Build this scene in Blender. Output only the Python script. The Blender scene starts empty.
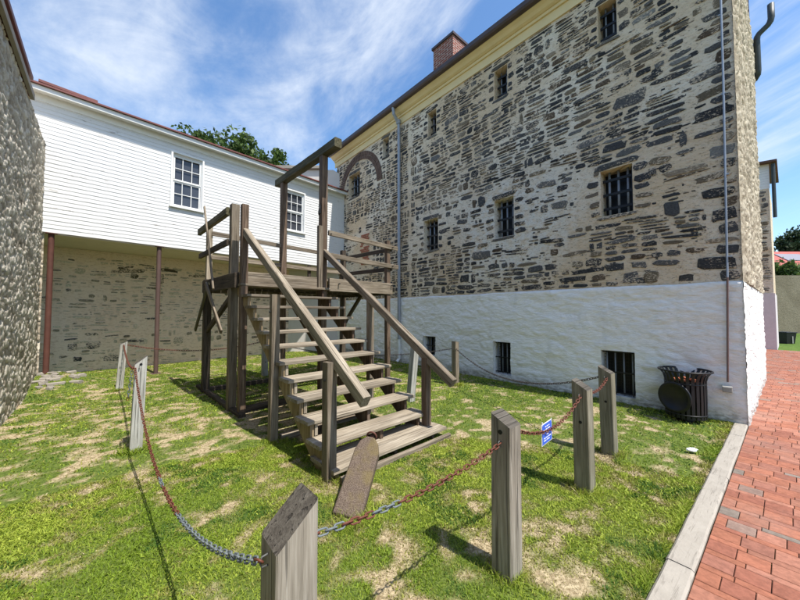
import bpy, math, random
import numpy as np
from mathutils import Vector, Matrix
random.seed(7); RG = np.random.default_rng(7)
scene = bpy.context.scene
# ------------------------------------------------------------------ camera
cam_d = bpy.data.cameras.new("camera"); cam = bpy.data.objects.new("camera", cam_d)
scene.collection.objects.link(cam); scene.camera = cam
cam_d.sensor_width = 36; cam_d.lens = 36 * 320 / 800; cam_d.clip_start = .05; cam_d.clip_end = 3000
cam.location = (0, 0, 1.6); cam.rotation_euler = (math.radians(90) + math.atan(12 / 320), 0, 0)
# ------------------------------------------------------------------ sky, sun, exposure
SUN = Vector((.76 * math.cos(math.radians(61)), -.65 * math.cos(math.radians(61)), math.sin(math.radians(61)))).normalized()
world = bpy.data.worlds.new("World"); scene.world = world; world.use_nodes = True
wn = world.node_tree; wn.nodes.clear()
wo = wn.nodes.new('ShaderNodeOutputWorld'); wb = wn.nodes.new('ShaderNodeBackground')
sk = wn.nodes.new('ShaderNodeTexSky'); sk.sky_type = 'NISHITA'; sk.sun_disc = False
sk.sun_elevation = math.radians(61); sk.sun_rotation = math.atan2(SUN.x, SUN.y); sk.air_density = 1.0; sk.dust_density = .6; sk.ozone_density = 1.5
wb.inputs['Strength'].default_value = .15
def wmath(op, a, b=None):
    n = wn.nodes.new('ShaderNodeMath'); n.operation = op
    for i, v in enumerate((a, b)):
        if v is None: continue
        if isinstance(v, (int, float)): n.inputs[i].default_value = v
        else: wn.links.new(v, n.inputs[i])
    return n.outputs[0]
tc = wn.nodes.new('ShaderNodeTexCoord'); sp = wn.nodes.new('ShaderNodeSeparateXYZ'); wn.links.new(tc.outputs['Generated'], sp.inputs[0])
zz = wmath('ADD', wmath('MAXIMUM', sp.outputs[2], 0.0), .12)
cb = wn.nodes.new('ShaderNodeCombineXYZ'); wn.links.new(wmath('DIVIDE', sp.outputs[0], wmath('ADD', zz, .55)), cb.inputs[0]); wn.links.new(wmath('MULTIPLY', sp.outputs[2], 1.3), cb.inputs[1])
def wnoise(scale, detail, rough, dist, rot, stretch, loc=(0, 0, 0)):
    m0 = wn.nodes.new('ShaderNodeMapping'); m0.inputs['Rotation'].default_value = (0, 0, rot); m = wn.nodes.new('ShaderNodeMapping'); m.inputs['Scale'].default_value = stretch; m.inputs['Location'].default_value = loc
    n = wn.nodes.new('ShaderNodeTexNoise'); n.inputs['Scale'].default_value = scale; n.inputs['Detail'].default_value = detail
    n.inputs['Roughness'].default_value = rough; n.inputs['Distortion'].default_value = dist
    wn.links.new(cb.outputs[0], m0.inputs[0]); wn.links.new(m0.outputs[0], m.inputs[0]); wn.links.new(m.outputs[0], n.inputs['Vector']); return n.outputs[0]
n1 = wnoise(2.1, 9, .6, .35, -.85, (.62, 1.5, 1), (2.9, .2, 0)); n2 = wnoise(1.0, 4, .5, .3, .3, (1, 1, 1), (5.1, 1.2, 0)); n3 = wnoise(7.0, 8, .65, .6, -.7, (.7, 1.4, 1))
cl = wmath('ADD', wmath('ADD', wmath('MULTIPLY', n1, .55), wmath('MULTIPLY', n2, .35)), wmath('MULTIPLY', n3, .18))
mr = wn.nodes.new('ShaderNodeMapRange'); mr.interpolation_type = 'SMOOTHSTEP'; mr.inputs[1].default_value = .505; mr.inputs[2].default_value = .71; mr.inputs[3].default_value = .03; mr.inputs[4].default_value = .92
wn.links.new(cl, mr.inputs[0])
mx = wn.nodes.new('ShaderNodeMix'); mx.data_type = 'RGBA'; wn.links.new(mr.outputs[0], mx.inputs[0]); hs_ = wn.nodes.new('ShaderNodeHueSaturation'); hs_.inputs['Saturation'].default_value = 1.22; hs_.inputs['Value'].default_value = .66; wn.links.new(sk.outputs[0], hs_.inputs['Color']); wn.links.new(hs_.outputs[0], mx.inputs[6]); mx.inputs[7].default_value = (2.75, 2.95, 3.2, 1)
wn.links.new(mx.outputs[2], wb.inputs[0]); wn.links.new(wb.outputs[0], wo.inputs[0])
sun_d = bpy.data.lights.new("sun", 'SUN'); sun_d.energy = 2.8; sun_d.angle = math.radians(.53); sun_d.color = (1, .955, .88)
sun = bpy.data.objects.new("sun", sun_d); scene.collection.objects.link(sun)
sun.rotation_euler = SUN.to_track_quat('Z', 'Y').to_euler(); sun.location = (6, -8, 20)
scene.view_settings.view_transform = 'Standard'; scene.view_settings.look = 'None'; scene.view_settings.gamma = 1
scene.view_settings.use_curve_mapping = False; scene.view_settings.exposure = 1.3
# ------------------------------------------------------------------ helpers
COL = scene.collection
def vnoise(x, y, seed=0):
    """smooth value noise in 0..1"""
    xi = np.floor(x).astype(np.int64); yi = np.floor(y).astype(np.int64); fx = x - xi; fy = y - yi
    fx = fx * fx * (3 - 2 * fx); fy = fy * fy * (3 - 2 * fy)
    def h(a, b):
        v = (a * 374761393 + b * 668265263 + seed * 1442695041) & 0xffffffff
        v = ((v ^ (v >> 13)) * 1274126177) & 0xffffffff
        return ((v ^ (v >> 16)) & 0xffff) / 65535.0
    return (h(xi, yi) * (1 - fx) + h(xi + 1, yi) * fx) * (1 - fy) + (h(xi, yi + 1) * (1 - fx) + h(xi + 1, yi + 1) * fx) * fy
def fbm(x, y, o=4, seed=0):
    s = 0; a = .5; t = 0
    for i in range(o): s = s + a * vnoise(x * 2 ** i, y * 2 ** i, seed + i * 17); t += a; a *= .5
    return s / t
def worley(x, y, seed=0):
    xi = np.floor(x).astype(np.int64); yi = np.floor(y).astype(np.int64); d1 = np.full(x.shape, 9.); d2_ = np.full(x.shape, 9.); idr = np.zeros(x.shape)
    def h(a, b, k):
        v = (a * 374761393 + b * 668265263 + (seed + k) * 1442695041) & 0xffffffff
        v = ((v ^ (v >> 13)) * 1274126177) & 0xffffffff
        return ((v ^ (v >> 16)) & 0xffff) / 65535.0
    for i in (-1, 0, 1):
        for j in (-1, 0, 1):
            px = xi + i + h(xi + i, yi + j, 1); py = yi + j + h(xi + i, yi + j, 2); d = np.hypot(px - x, py - y)
            r = h(xi + i, yi + j, 3); c = d < d1
            d2_ = np.where(c, d1, np.minimum(d2_, d)); idr = np.where(c, r, idr); d1 = np.where(c, d, d1)
    return d1, d2_, idr
ORG = {}
def setp(o, label=None, cat=None, group=None, kind=None):
    if label: o['label'] = label
    if cat: o['category'] = cat
    if group: o['group'] = group
    if kind: o['kind'] = kind
    return o
def thing(name, label, cat, loc, group=None):
    o = bpy.data.objects.new(name, None); COL.objects.link(o); o.location = loc; o.empty_display_size = .2
    ORG[o.name] = np.array(loc, float); return setp(o, label, cat, group)
def link(name, me, mat, parent=None, smooth=False):
    o = bpy.data.objects.new(name, me); COL.objects.link(o)
    if mat is not None: me.materials.append(mat)
    if parent is not None:
        o.parent = parent; ORG[o.name] = ORG[parent.name]
    else: ORG.setdefault(o.name, np.zeros(3))
    me.polygons.foreach_set('use_smooth', np.full(len(me.polygons), bool(smooth)))
    return o
def np_mesh(name, V, F, mat, parent=None, attrs=None, smooth=False, origin=None):
    """V (n,3); F (m,k) int array or list of arrays of different k"""
    V = np.asarray(V, float); org = ORG[parent.name] if parent is not None else (np.array(origin, float) if origin is not None else np.zeros(3))
    me = bpy.data.meshes.new(name); Fs = F if isinstance(F, list) else [F]
    idx = np.concatenate([np.asarray(f).ravel() for f in Fs]); tot = np.concatenate([np.full(len(f), np.asarray(f).shape[1]) for f in Fs])
    st = np.concatenate([[0], np.cumsum(tot)[:-1]])
    me.vertices.add(len(V)); me.vertices.foreach_set('co', (V - org).astype(np.float32).ravel())
    me.loops.add(len(idx)); me.loops.foreach_set('vertex_index', idx.astype(np.int32))
    me.polygons.add(len(tot)); me.polygons.foreach_set('loop_start', st.astype(np.int32)); me.polygons.foreach_set('loop_total', tot.astype(np.int32))
    me.update(calc_edges=True)
    if attrs:
        for k, a in attrs.items():
            a = np.asarray(a, np.float32)
            if a.ndim == 1: at = me.attributes.new(k, 'FLOAT', 'POINT'); at.data.foreach_set('value', a)
            else: at = me.attributes.new(k, 'FLOAT_VECTOR', 'POINT'); at.data.foreach_set('vector', a.ravel())
    o = link(name, me, mat, parent, smooth)
    if parent is None and origin is not None: o.location = origin; ORG[o.name] = org
    return o
class MB:
    """collects shapes (world coordinates) and links them as ONE mesh; 'gr' = grain coordinates, 'rnd' = per-piece random"""
    def __init__(s): s.V = []; s.F = []; s.G = []; s.R = []; s.n = 0
    def add(s, V, F, G=None, r=None):
        V = np.asarray(V, float); s.V.append(V); s.F += [[int(i) + s.n for i in f] for f in F]; s.n += len(V)
        s.G.append(V if G is None else np.asarray(G, float)); s.R.append(np.full(len(V), random.random() if r is None else r))
        return s
    def box(s, c, size, ax=(1, 0), ch=0.0, r=None):
        """box centred at c; ax = horizontal direction of its x side"""
        a = np.array([ax[0], ax[1], 0.]); a /= np.linalg.norm(a); c = np.array(c, float)
        return s.beam(c - a * size[0] / 2, c + a * size[0] / 2, size[1], size[2], ch, r=r)
    def beam(s, p, q, w, h, ch=.006, seg=1, wob=0.0, up=(0, 0, 1), r=None, taper=1.0):
        """rectangular beam p->q, w sideways, h upwards, chamfered edges"""
        p = np.array(p, float); q = np.array(q, float); d = q - p; L = np.linalg.norm(d); d /= L
        up = np.array(up, float)
        if abs(d @ up) > .95: up = np.array([-.66, .75, 0.])
        sd = np.cross(d, up); sd /= np.linalg.norm(sd); u = np.cross(sd, d)
        a, b = w / 2, h / 2
        if ch > 0: prof = [(-a + ch, -b), (a - ch, -b), (a, -b + ch), (a, b - ch), (a - ch, b), (-a + ch, b), (-a, b - ch), (-a, -b + ch)]
        else: prof = [(-a, -b), (a, -b), (a, b), (-a, b)]
        k = len(prof); V = []; G = []; off = np.array([random.uniform(0, 50), random.uniform(0, 50), random.uniform(0, 50)])
        for i in range(seg + 1):
            t = i / seg; o = p + d * L * t; tt = 1 + (taper - 1) * t
            if wob: o = o + sd * random.uniform(-wob, wob) + u * random.uniform(-wob, wob)
            for (x, y) in prof:
                V.append(o + sd * x * tt + u * y * tt); G.append(np.array([x, y, L * t]) + off)
        F = [tuple(range(k))[::-1], tuple(range(seg * k, seg * k + k))]
        for i in range(seg):
            for j in range(k): F.append((i * k + j, i * k + (j + 1) % k, (i + 1) * k + (j + 1) % k, (i + 1) * k + j))
        return s.add(V, F, G, r)
    def tube(s, pts, r, n=8, caps=True):
        pts = [np.array(p, float) for p in pts]; V = []; F = []; prev = None
        for i, p in enumerate(pts):
            d = pts[min(i + 1, len(pts) - 1)] - pts[max(i - 1, 0)]; d /= np.linalg.norm(d)
            ref = np.array([0, 0, 1.]) if abs(d[2]) < .9 else np.array([1., 0, 0])
            if prev is None: a = np.cross(d, ref)
            else: a = prev - d * (prev @ d)
            a /= np.linalg.norm(a); prev = a; b = np.cross(d, a); rr = r[i] if hasattr(r, '__len__') else r
            for k in range(n): V.append(p + rr * (a * math.cos(2 * math.pi * k / n) + b * math.sin(2 * math.pi * k / n)))
        for i in range(len(pts) - 1):
            for k in range(n): F.append((i * n + k, i * n + (k + 1) % n, (i + 1) * n + (k + 1) % n, (i + 1) * n + k))
        if caps: F.append(tuple(range(n))[::-1]); F.append(tuple(range((len(pts) - 1) * n, len(pts) * n)))
        return s.add(V, F)
    def prism(s, P, ext):
        """polygon P (list of 3d) extruded by vector ext"""
        P = [np.array(p, float) for p in P]; k = len(P); ext = np.array(ext, float)
        V = P + [p + ext for p in P]; F = [tuple(range(k))[::-1], tuple(range(k, 2 * k))] + [(i, (i + 1) % k, k + (i + 1) % k, k + i) for i in range(k)]
        return s.add(V, F)
    def build(s, name, mat, parent=None, smooth=False, origin=None):
        V = np.concatenate(s.V); org = ORG[parent.name] if parent is not None else (np.array(origin, float) if origin is not None else np.zeros(3))
        me = bpy.data.meshes.new(name); me.from_pydata((V - org).tolist(), [], s.F)
        a = me.attributes.new('gr', 'FLOAT_VECTOR', 'POINT'); a.data.foreach_set('vector', np.concatenate(s.G).astype(np.float32).ravel())
        a = me.attributes.new('rnd', 'FLOAT', 'POINT'); a.data.foreach_set('value', np.concatenate(s.R).astype(np.float32))
        o = link(name, me, mat, parent, smooth)
        if parent is None and origin is not None: o.location = origin; ORG[o.name] = org
        return o
def shade_auto(o, ang=40):
    me = o.data; me.polygons.foreach_set('use_smooth', np.ones(len(me.polygons), bool))
    me.set_sharp_from_angle(angle=math.radians(ang)); return o
# ------------------------------------------------------------------ materials
class NT:
    def __init__(s, name, rough=.8, spec=.3):
        s.m = bpy.data.materials.new(name); s.m.use_nodes = True; s.t = s.m.node_tree; s.b = s.t.nodes['Principled BSDF']
        s.b.inputs['Roughness'].default_value = rough; s.b.inputs['Specular IOR Level'].default_value = spec
    def L(s, v, sock):
        if isinstance(v, (int, float)): sock.default_value = v
        elif isinstance(v, tuple):
            sock.default_value = (v + (1,)) if (len(v) == 3 and len(sock.default_value) == 4) else v
        else: s.t.links.new(v, sock)
    def n(s, typ, ins=None, **kw):
        nd = s.t.nodes.new(typ)
        for k, v in kw.items(): setattr(nd, k, v)
        for k, v in (ins or {}).items(): s.L(v, nd.inputs[k])
        return nd
    def attr(s, name, vec=False): a = s.n('ShaderNodeAttribute', attribute_name=name); return a.outputs['Vector' if vec else 'Fac']
    def pos(s): return s.n('ShaderNodeTexCoord').outputs['Object']
    def map(s, v, scale=(1, 1, 1), rot=(0, 0, 0), loc=(0, 0, 0)): return s.n('ShaderNodeMapping', {0: v, 'Scale': scale, 'Rotation': rot, 'Location': loc}).outputs[0]
    def noise(s, v, scale, detail=4, rough=.55, dist=0.): return s.n('ShaderNodeTexNoise', {'Vector': v, 'Scale': scale, 'Detail': detail, 'Roughness': rough, 'Distortion': dist}).outputs[0]
    def vor(s, v, scale, feature='F1', out='Distance', rnd=1.): return s.n('ShaderNodeTexVoronoi', {'Vector': v, 'Scale': scale, 'Randomness': rnd}, feature=feature).outputs[out]
    def ma(s, op, a, b=0., c=None):
        d = {0: a, 1: b}
        if c is not None: d[2] = c
        return s.n('ShaderNodeMath', d, operation=op).outputs[0]
    def mr(s, v, a, b, c=0., d=1., smooth=True): return s.n('ShaderNodeMapRange', {0: v, 1: a, 2: b, 3: c, 4: d}, interpolation_type='SMOOTHSTEP' if smooth else 'LINEAR').outputs[0]
    def mix(s, f, a, b, mode='MIX'): return s.n('ShaderNodeMix', {0: f, 6: a, 7: b}, data_type='RGBA', blend_type=mode).outputs[2]
    def ramp(s, v, stops):
        nd = s.n('ShaderNodeValToRGB', {0: v}); e = nd.color_ramp.elements
        while len(e) < len(stops): e.new(.5)
        for i, (p, c) in enumerate(stops): e[i].position = p; e[i].color = c + (1,)
        return nd.outputs[0]
    def bump(s, h, strength, dist):
        nd = s.n('ShaderNodeBump', {'Strength': strength, 'Distance': dist, 'Height': h})
        prev = s.b.inputs['Normal']
        if prev.is_linked: s.t.links.new(prev.links[0].from_socket, nd.inputs['Normal'])
        s.t.links.new(nd.outputs[0], prev); return s
    def col(s, c): s.L(c, s.b.inputs['Base Color']); return s
    def rgh(s, c): s.L(c, s.b.inputs['Roughness']); return s
def wood(name, c1, c2, c3, rough=.85):
    t = NT(name, rough, .2); g = t.attr('gr', True); r = t.attr('rnd')
    fine = t.noise(t.map(g, (1, 1, .035)), 130, 3, .6, .2); mid = t.noise(t.map(g, (1, 1, .05)), 28, 4, .6, .6); big = t.noise(t.map(g, (1, 1, .5)), 3.0, 3)
    kn = t.vor(t.map(g, (1, 1, .35), (0, 0, 0)), 6.0)
    f = t.ma('ADD', t.ma('MULTIPLY', fine, .45), t.ma('MULTIPLY', mid, .55))
    c = t.ramp(f, [(.32, c1), (.5, c2), (.68, c3)])
    c = t.mix(t.mr(big, .3, .75, 0, .55), c, c1); c = t.mix(t.mr(kn, .03, .09, .8, 0), c, tuple(x * .35 for x in c1))
    hs = t.n('ShaderNodeHueSaturation', {'Color': c, 'Value': t.mr(r, 0, 1, .78, 1.2, False)}).outputs[0]
    crack = t.mr(t.noise(t.map(g, (1, 1, .02)), 60, 2, .5, .4), .34, .40, 1, 0)
    t.col(t.mix(t.ma('MULTIPLY', crack, .6), hs, tuple(x * .25 for x in c1)))
    t.bump(t.ma('SUBTRACT', t.ma('ADD', fine, t.ma('MULTIPLY', mid, 1.2)), t.ma('MULTIPLY', crack, 1.6)), .9, .0035); return t.m
M = {}
M['wood_grey'] = wood('weathered_grey_wood', (.095, .075, .052), (.235, .19, .14), (.40, .345, .27))
M['endgrain'] = wood('dark_end_grain', (.05, .043, .035), (.12, .105, .085), (.22, .20, .165))
M['wood_pale'] = wood('bleached_wood', (.17, .135, .095), (.33, .28, .21), (.52, .455, .36))
M['wood_brown'] = wood('brown_wood', (.055, .036, .025), (.145, .10, .07), (.27, .205, .15))
M['wood_dark'] = wood('dark_wood', (.035, .027, .02), (.085, .066, .05), (.16, .13, .10))
M['wood_yellow'] = wood('stringer_wood', (.14, .10, .055), (.29, .22, .13), (.43, .35, .23))
M['post_grey'] = wood('grey_post_wood', (.15, .13, .10), (.31, .275, .22), (.46, .425, .36))
M['wood_moss'] = wood('mossy_wood', (.05, .05, .025), (.12, .105, .06), (.24, .21, .14))
M['post_white'] = wood('bleached_post', (.26, .25, .215), (.45, .44, .40), (.62, .61, .57))
M['post_green'] = wood('greenish_post', (.11, .10, .065), (.225, .205, .145), (.36, .335, .26))
def plain(name, c, rough=.6, spec=.3, metal=0., var=.15, scale=8, bump=0.):
    t = NT(name, rough, spec); n = t.noise(t.pos(), scale, 5); t.b.inputs['Metallic'].default_value = metal
    t.col(t.mix(n, tuple(x * (1 - var) for x in c), tuple(min(1, x * (1 + var)) for x in c)))
    if bump: t.bump(t.noise(t.pos(), scale * 6, 4), bump, .004)
    return t.m
M['iron'] = plain('black_iron', (.009, .0095, .011), .45, .4, .0, .3)
M['bars'] = plain('blue_grey_iron_bars', (.22, .24, .27), .5, .4, .2, .35, 20)
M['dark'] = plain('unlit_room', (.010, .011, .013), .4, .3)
M['cream'] = plain('cream_paint', (.74, .60, .34), .6, .3, 0, .12, 3, .15)
M['gutter'] = plain('brown_gutter_paint', (.075, .052, .048), .45, .4, 0, .35, 5)
M['pipe_grey'] = plain('grey_pipe', (.30, .32, .36), .45, .4, .3, .15, 4)
M['pipe_dull'] = plain('dull_galvanised_iron', (.12, .12, .115), .6, .4, .3, .3, 30)
M['conduit'] = plain('blue_grey_conduit', (.27, .31, .38), .5, .4, .2, .2, 6)
M['green_pipe'] = plain('dark_green_pipe', (.035, .045, .045), .5, .4, 0, .4, 8)
M['steel_rust'] = plain('rust_red_steel', (.105, .042, .030), .7, .3, 0, .5, 6, .3)
M['steel_brown'] = plain('brown_steel', (.10, .062, .052), .65, .3, 0, .45, 3, .3)
M['white_trim'] = plain('white_trim_paint', (.74, .74, .72), .55, .3, 0, .08, 12, .1)
M['roof_red'] = plain('red_roof_metal', (.16, .05, .042), .5, .4, 0, .3, 4)
M['roof_brown'] = plain('brown_shingle', (.12, .07, .055), .85, .2, 0, .4, 14, .5)
M['stucco'] = plain('pinkish_stucco', (.60, .56, .52), .9, .1, 0, .10, 3, .3)
M['coping'] = plain('grey_coping', (.30, .27, .23), .9, .1, 0, .2, 5, .3)
M['box_grey'] = plain('grey_plastic', (.36, .35, .32), .5, .4)
M['slab'] = plain('dark_slate_slab', (.115, .12, .128), .8, .2, 0, .45, 7, .6)
M['paper'] = plain('white_paper', (.85, .86, .9), .8, .1)
M['litter'] = plain('orange_litter', (.30, .10, .05), .6, .2, 0, .6, 30)
# glass
t = NT('window_glass', .08, .5); t.col(t.mix(t.noise(t.pos(), 2), (.030, .034, .042), (.075, .08, .095))); t.bump(t.noise(t.pos(), 6, 2), .06, .01); M['glass'] = t.m
# whitewash
def whitewash(name, c):
    t = NT(name, .85, .2); p = t.pos(); v = t.attr('wz', True)
    nz = t.noise(t.map(v, (1, 2.6, 1)), 3.2, 6, .62, .6); n2 = t.noise(t.map(v, (1, 2.2, 1)), 11, 5, .6, .3); st = t.noise(t.map(v, (1, .18, 1)), 3, 4)
    low = t.mr(t.n('ShaderNodeSeparateXYZ', {0: v}).outputs[1], .0, .35, 1, 0)
    cc = t.mix(t.mr(n2, .38, .62), tuple(x * .93 for x in c), c); cc = t.mix(t.mr(st, .55, .78, 0, .35), cc, (.42, .41, .40))
    cc = t.mix(t.ma('MULTIPLY', low, t.mr(n2, .35, .65, .25, 1.)), cc, (.27, .25, .21)); t.col(t.mix(t.mr(t.noise(p, 22, 3), .68, .74, 0, .3), cc, (.33, .30, .27)))
    t.bump(nz, .7, .05); t.bump(n2, .8, .018); t.bump(t.noise(v, 60, 4), .5, .004); return t.m
M['whitewash'] = whitewash('whitewashed_masonry', (.88, .86, .825))
# masonry: mortar + stones (stone colour carried per stone in 'sc', smear amount in 'sm')
def mortar(name, c1, c2, c3, scale=1.):
    t = NT(name, .95, .1); v = t.attr('wz', True); a = t.noise(v, .55 * scale, 4, .6, .4); b = t.noise(v, 6, 6, .7); c = t.noise(v, 28, 5, .7)
    k = t.mix(t.mr(a, .40, .62), c1, c2); b2 = t.noise(t.map(v, (1, 2.6, 1)), 9, 5, .7, .5); hv = t.n('ShaderNodeVectorMath', {0: v, 1: (3.6, 3.5, 0)}, operation='SUBTRACT').outputs[0]; hd = t.n('ShaderNodeVectorMath', {0: t.map(hv, (.62, .75, 1))}, operation='LENGTH').outputs['Value']
    k = t.mix(t.ma('MULTIPLY', t.mr(hd, .5, 1.3, 1, 0), t.mr(b, .40, .56, .25, .95)), k, (.76, .72, .65)) if scale == 1.0 else k
    fl2 = t.noise(t.map(v, (1, 2.3, 1)), 17, 5, .7, .5); k = t.mix(t.mr(b2, .50, .66, 0, .8), k, c3); k = t.mix(t.mr(fl2, .585, .635, 0, .78), k, (.10, .088, .072)) if scale == 1.0 else k; k = t.mix(t.mr(c, .60, .70, 0, .6), k, tuple(x * .42 for x in c1))
    t.col(k); t.bump(b, 1., .035); t.bump(b2, 1., .02); t.bump(c, 1., .012); t.bump(t.noise(v, 110, 3), .6, .003); return t.m
def stones(name, smear, amount=.55):
    t = NT(name, .88, .15); v = t.attr('wz', True); sc = t.attr('sc', True); a = t.noise(v, 14, 5, .7, .5); b = t.noise(t.map(v, (1, 3, 1)), 30, 5, .7); c = t.noise(v, 2.2, 5, .65, .4)
    k = t.n('ShaderNodeHueSaturation', {'Color': sc, 'Value': t.mr(b, .3, .7, .55, 1.5)}).outputs[0]
    f1 = t.noise(t.map(v, (1, 1.7, 1)), 24, 6, .72, .4); k = t.mix(t.mr(t.ma('ADD', t.ma('MULTIPLY', f1, .65), t.ma('MULTIPLY', c, .45)), .60 - amount * .05, .65 - amount * .05, 0, .9), k, smear)
    k = t.mix(t.mr(a, .60, .68, 0, .6), k, (.28, .24, .18))
    t.col(k); t.bump(b, .8, .008); t.bump(a, .7, .012); return t.m
M['mortar'] = mortar('tan_mortar', (.70, .545, .375), (.80, .70, .565), (.50, .37, .24))
M['stones'] = stones('rubble_stones', (.62, .50, .37), .42)
M['mortar_pale'] = mortar('pale_plaster', (.88, .70, .56), (.88, .73, .60), (.62, .46, .33), 1.01)
M['stones_pale'] = stones('plastered_stones', (.80, .65, .52), .95)
M['mortar_grey'] = mortar('old_yard_wall_mortar', (.20, .17, .12), (.25, .215, .155), (.13, .105, .07), 1.01)
# rough rubble (relief in the mesh, colour from 'sc')
def rubble(name, c1, c2, c3):
    t = NT(name, .95, .1); v = t.attr('wz', True); r = t.attr('rnd'); a = t.noise(v, 9, 6, .7, .5); c = t.noise(v, 55, 4, .7); d = t.noise(v, .8, 3)
    k = t.ramp(t.ma('ADD', t.ma('MULTIPLY', r, .5), t.ma('MULTIPLY', a, .5)), [(.25, c1), (.5, c2), (.72, c3)])
    k = t.mix(t.mr(d, .45, .7, 0, .4), k, c1); k = t.mix(t.mr(c, .60, .7, 0, .7), k, tuple(x * .4 for x in c1)); t.col(k); t.bump(a, .6, .015); t.bump(c, .8, .006); return t.m
M['rubble_left'] = rubble('rough_cast_rubble', (.21, .165, .11), (.49, .42, .32), (.70, .63, .51))
M['rubble_gable'] = rubble('gable_rubble', (.13, .105, .075), (.38, .32, .235), (.56, .49, .38))
# bricks
def brickmat(name, c1, c2, mort, sx, bw=.21, bh=.07):
    t = NT(name, .85, .2); v = t.attr('wz', True)
    b = t.n('ShaderNodeTexBrick', {'Vector': v, 'Color1': c1, 'Color2': c2, 'Mortar': mort, 'Scale': sx, 'Mortar Size': .012, 'Brick Width': bw, 'Row Height': bh, 'Bias': 0.})
    t.col(t.mix(t.mr(t.noise(v, 12, 5), .4, .7, 0, .5), b.outputs[0], tuple(x * .5 for x in c1))); t.bump(b.outputs[1], -.6, .008); t.bump(t.noise(v, 40, 4), .4, .004); return t.m
M['brick'] = brickmat('chimney_brick', (.30, .085, .055), (.20, .06, .045), (.40, .34, .30), 1)
t = NT('paving_brick', .85, .2); sc = t.attr('sc', True); p = t.pos(); n = t.noise(p, 25, 6, .7); n0 = t.noise(p, 1.3, 4)
k = t.n('ShaderNodeHueSaturation', {'Color': sc, 'Value': t.mr(n, .3, .7, .8, 1.2)}).outputs[0]
k = t.mix(t.mr(n0, .5, .75, 0, .35), k, (.30, .22, .18)); t.col(k); t.bump(n, .5, .003); t.bump(t.noise(p, 160, 3), .5, .001); M['paver'] = t.m
t = NT('joint_sand', .95, .1); p = t.pos(); t.col(t.mix(t.mr(t.noise(p, 3, 4), .5, .62), (.13, .095, .07), (.07, .09, .03))); t.bump(t.noise(p, 90, 3), .8, .004); M['joint'] = t.m
t = NT('kerb_concrete', .9, .15); p = t.pos(); n = t.noise(p, 6, 6, .65, .8); w = t.noise(t.map(t.map(p, (1, 1, 1), (0, 0, -.688)), (2.2, 30, 1)), 1.6, 4, .6, 1.2)
t.col(t.mix(t.mr(w, .54, .66, 0, .55), t.mix(n, (.27, .24, .20), (.43, .39, .33)), (.17, .15, .125))); t.bump(n, .6, .01); t.bump(t.noise(p, 70, 3), .6, .003); M['kerb'] = t.m
# lawn soil / distant grass
t = NT('lawn_soil', .95, .05); p = t.pos(); a = t.noise(p, 1.0, 5, .6, .3); b = t.noise(p, 30, 4, .7); c = t.noise(p, 4, 5, .65)
g = t.mix(t.mr(b, .35, .65), (.06, .09, .018), (.14, .18, .04)); s_ = t.mix(t.mr(b, .35, .65), (.22, .165, .09), (.50, .41, .26))
t.col(t.mix(t.mr(t.attr('dry'), .50, .66), g, s_)); t.bump(b, .8, .015); t.bump(t.noise(p, 90, 2), .8, .006); M['soil'] = t.m
t = NT('far_grass', .95, .05); p = t.pos(); b = t.noise(p, 6, 4, .7); t.col(t.mix(t.mr(b, .35, .65), (.06, .105, .02), (.11, .17, .04))); M['far_grass'] = t.m
t = NT('grass_blades', .6, .25); c = t.attr('sc', True); t.col(c)
try: t.b.inputs['Subsurface Weight'].default_value = 0
except Exception: pass
tr = t.n('ShaderNodeBsdfTranslucent', {'Color': c}); ms = t.n('ShaderNodeMixShader', {0: .35}); t.t.links.new(t.b.outputs[0], ms.inputs[1]); t.t.links.new(tr.outputs[0], ms.inputs[2])
t.t.links.new(ms.outputs[0], t.t.nodes['Material Output'].inputs[0]); M['blade'] = t.m; M['leaf'] = t.m
M['bark'] = plain('bark', (.10, .075, .05), .95, .1, 0, .3, 12, .6)
# clapboard paint
t = NT('white_clapboard_paint', .6, .25); v = t.attr('wz', True); a = t.noise(t.map(v, (1, 5, 1)), 2.2, 6, .7, .4); b = t.noise(t.map(v, (1, 3, 1)), 20, 5, .7); d = t.noise(v, .5, 3)
k = t.mix(t.mr(b, .3, .7), (.66, .655, .645), (.72, .72, .71)); k = t.mix(t.mr(t.ma('ADD', a, t.ma('MULTIPLY', b, .3)), .76, .82, 0, .8), k, (.33, .30, .27)); k = t.mix(t.mr(d, .5, .7, 0, .3), k, (.60, .575, .55))
t.col(k); t.bump(b, .3, .003); M['clap'] = t.m
# chain, weight
t = NT('chain_metal', .6, .4); r = t.attr('rnd'); p = t.pos(); n = t.noise(p, 60, 4)
t.col(t.mix(t.mr(r, .45, .55), t.mix(n, (.075, .022, .012), (.17, .052, .028)), t.mix(n, (.06, .075, .08), (.20, .225, .23)))); M['chain'] = t.m
t = NT('pitted_rusty_iron', .9, .15); p = t.pos(); a = t.noise(p, 160, 4, .75); b = t.noise(p, 7, 4)
k = t.ramp(a, [(.33, (.05, .035, .025)), (.5, (.135, .098, .075)), (.66, (.27, .215, .17))]); t.col(t.mix(t.mr(b, .42, .68, 0, .5), k, (.20, .155, .05))); t.bump(a, 1., .006); t.bump(t.noise(p, 30, 3), .6, .008); M['weight'] = t.m
t = NT('sign_blue', .4, .4); t.col((.03, .11, .55)); M['blue'] = t.m
M['salmon'] = plain('red_house_roof', (.40, .12, .10), .8, .2, 0, .2, 1); M['housewall'] = plain('beige_house_wall', (.45, .38, .30), .9, .1)
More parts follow.
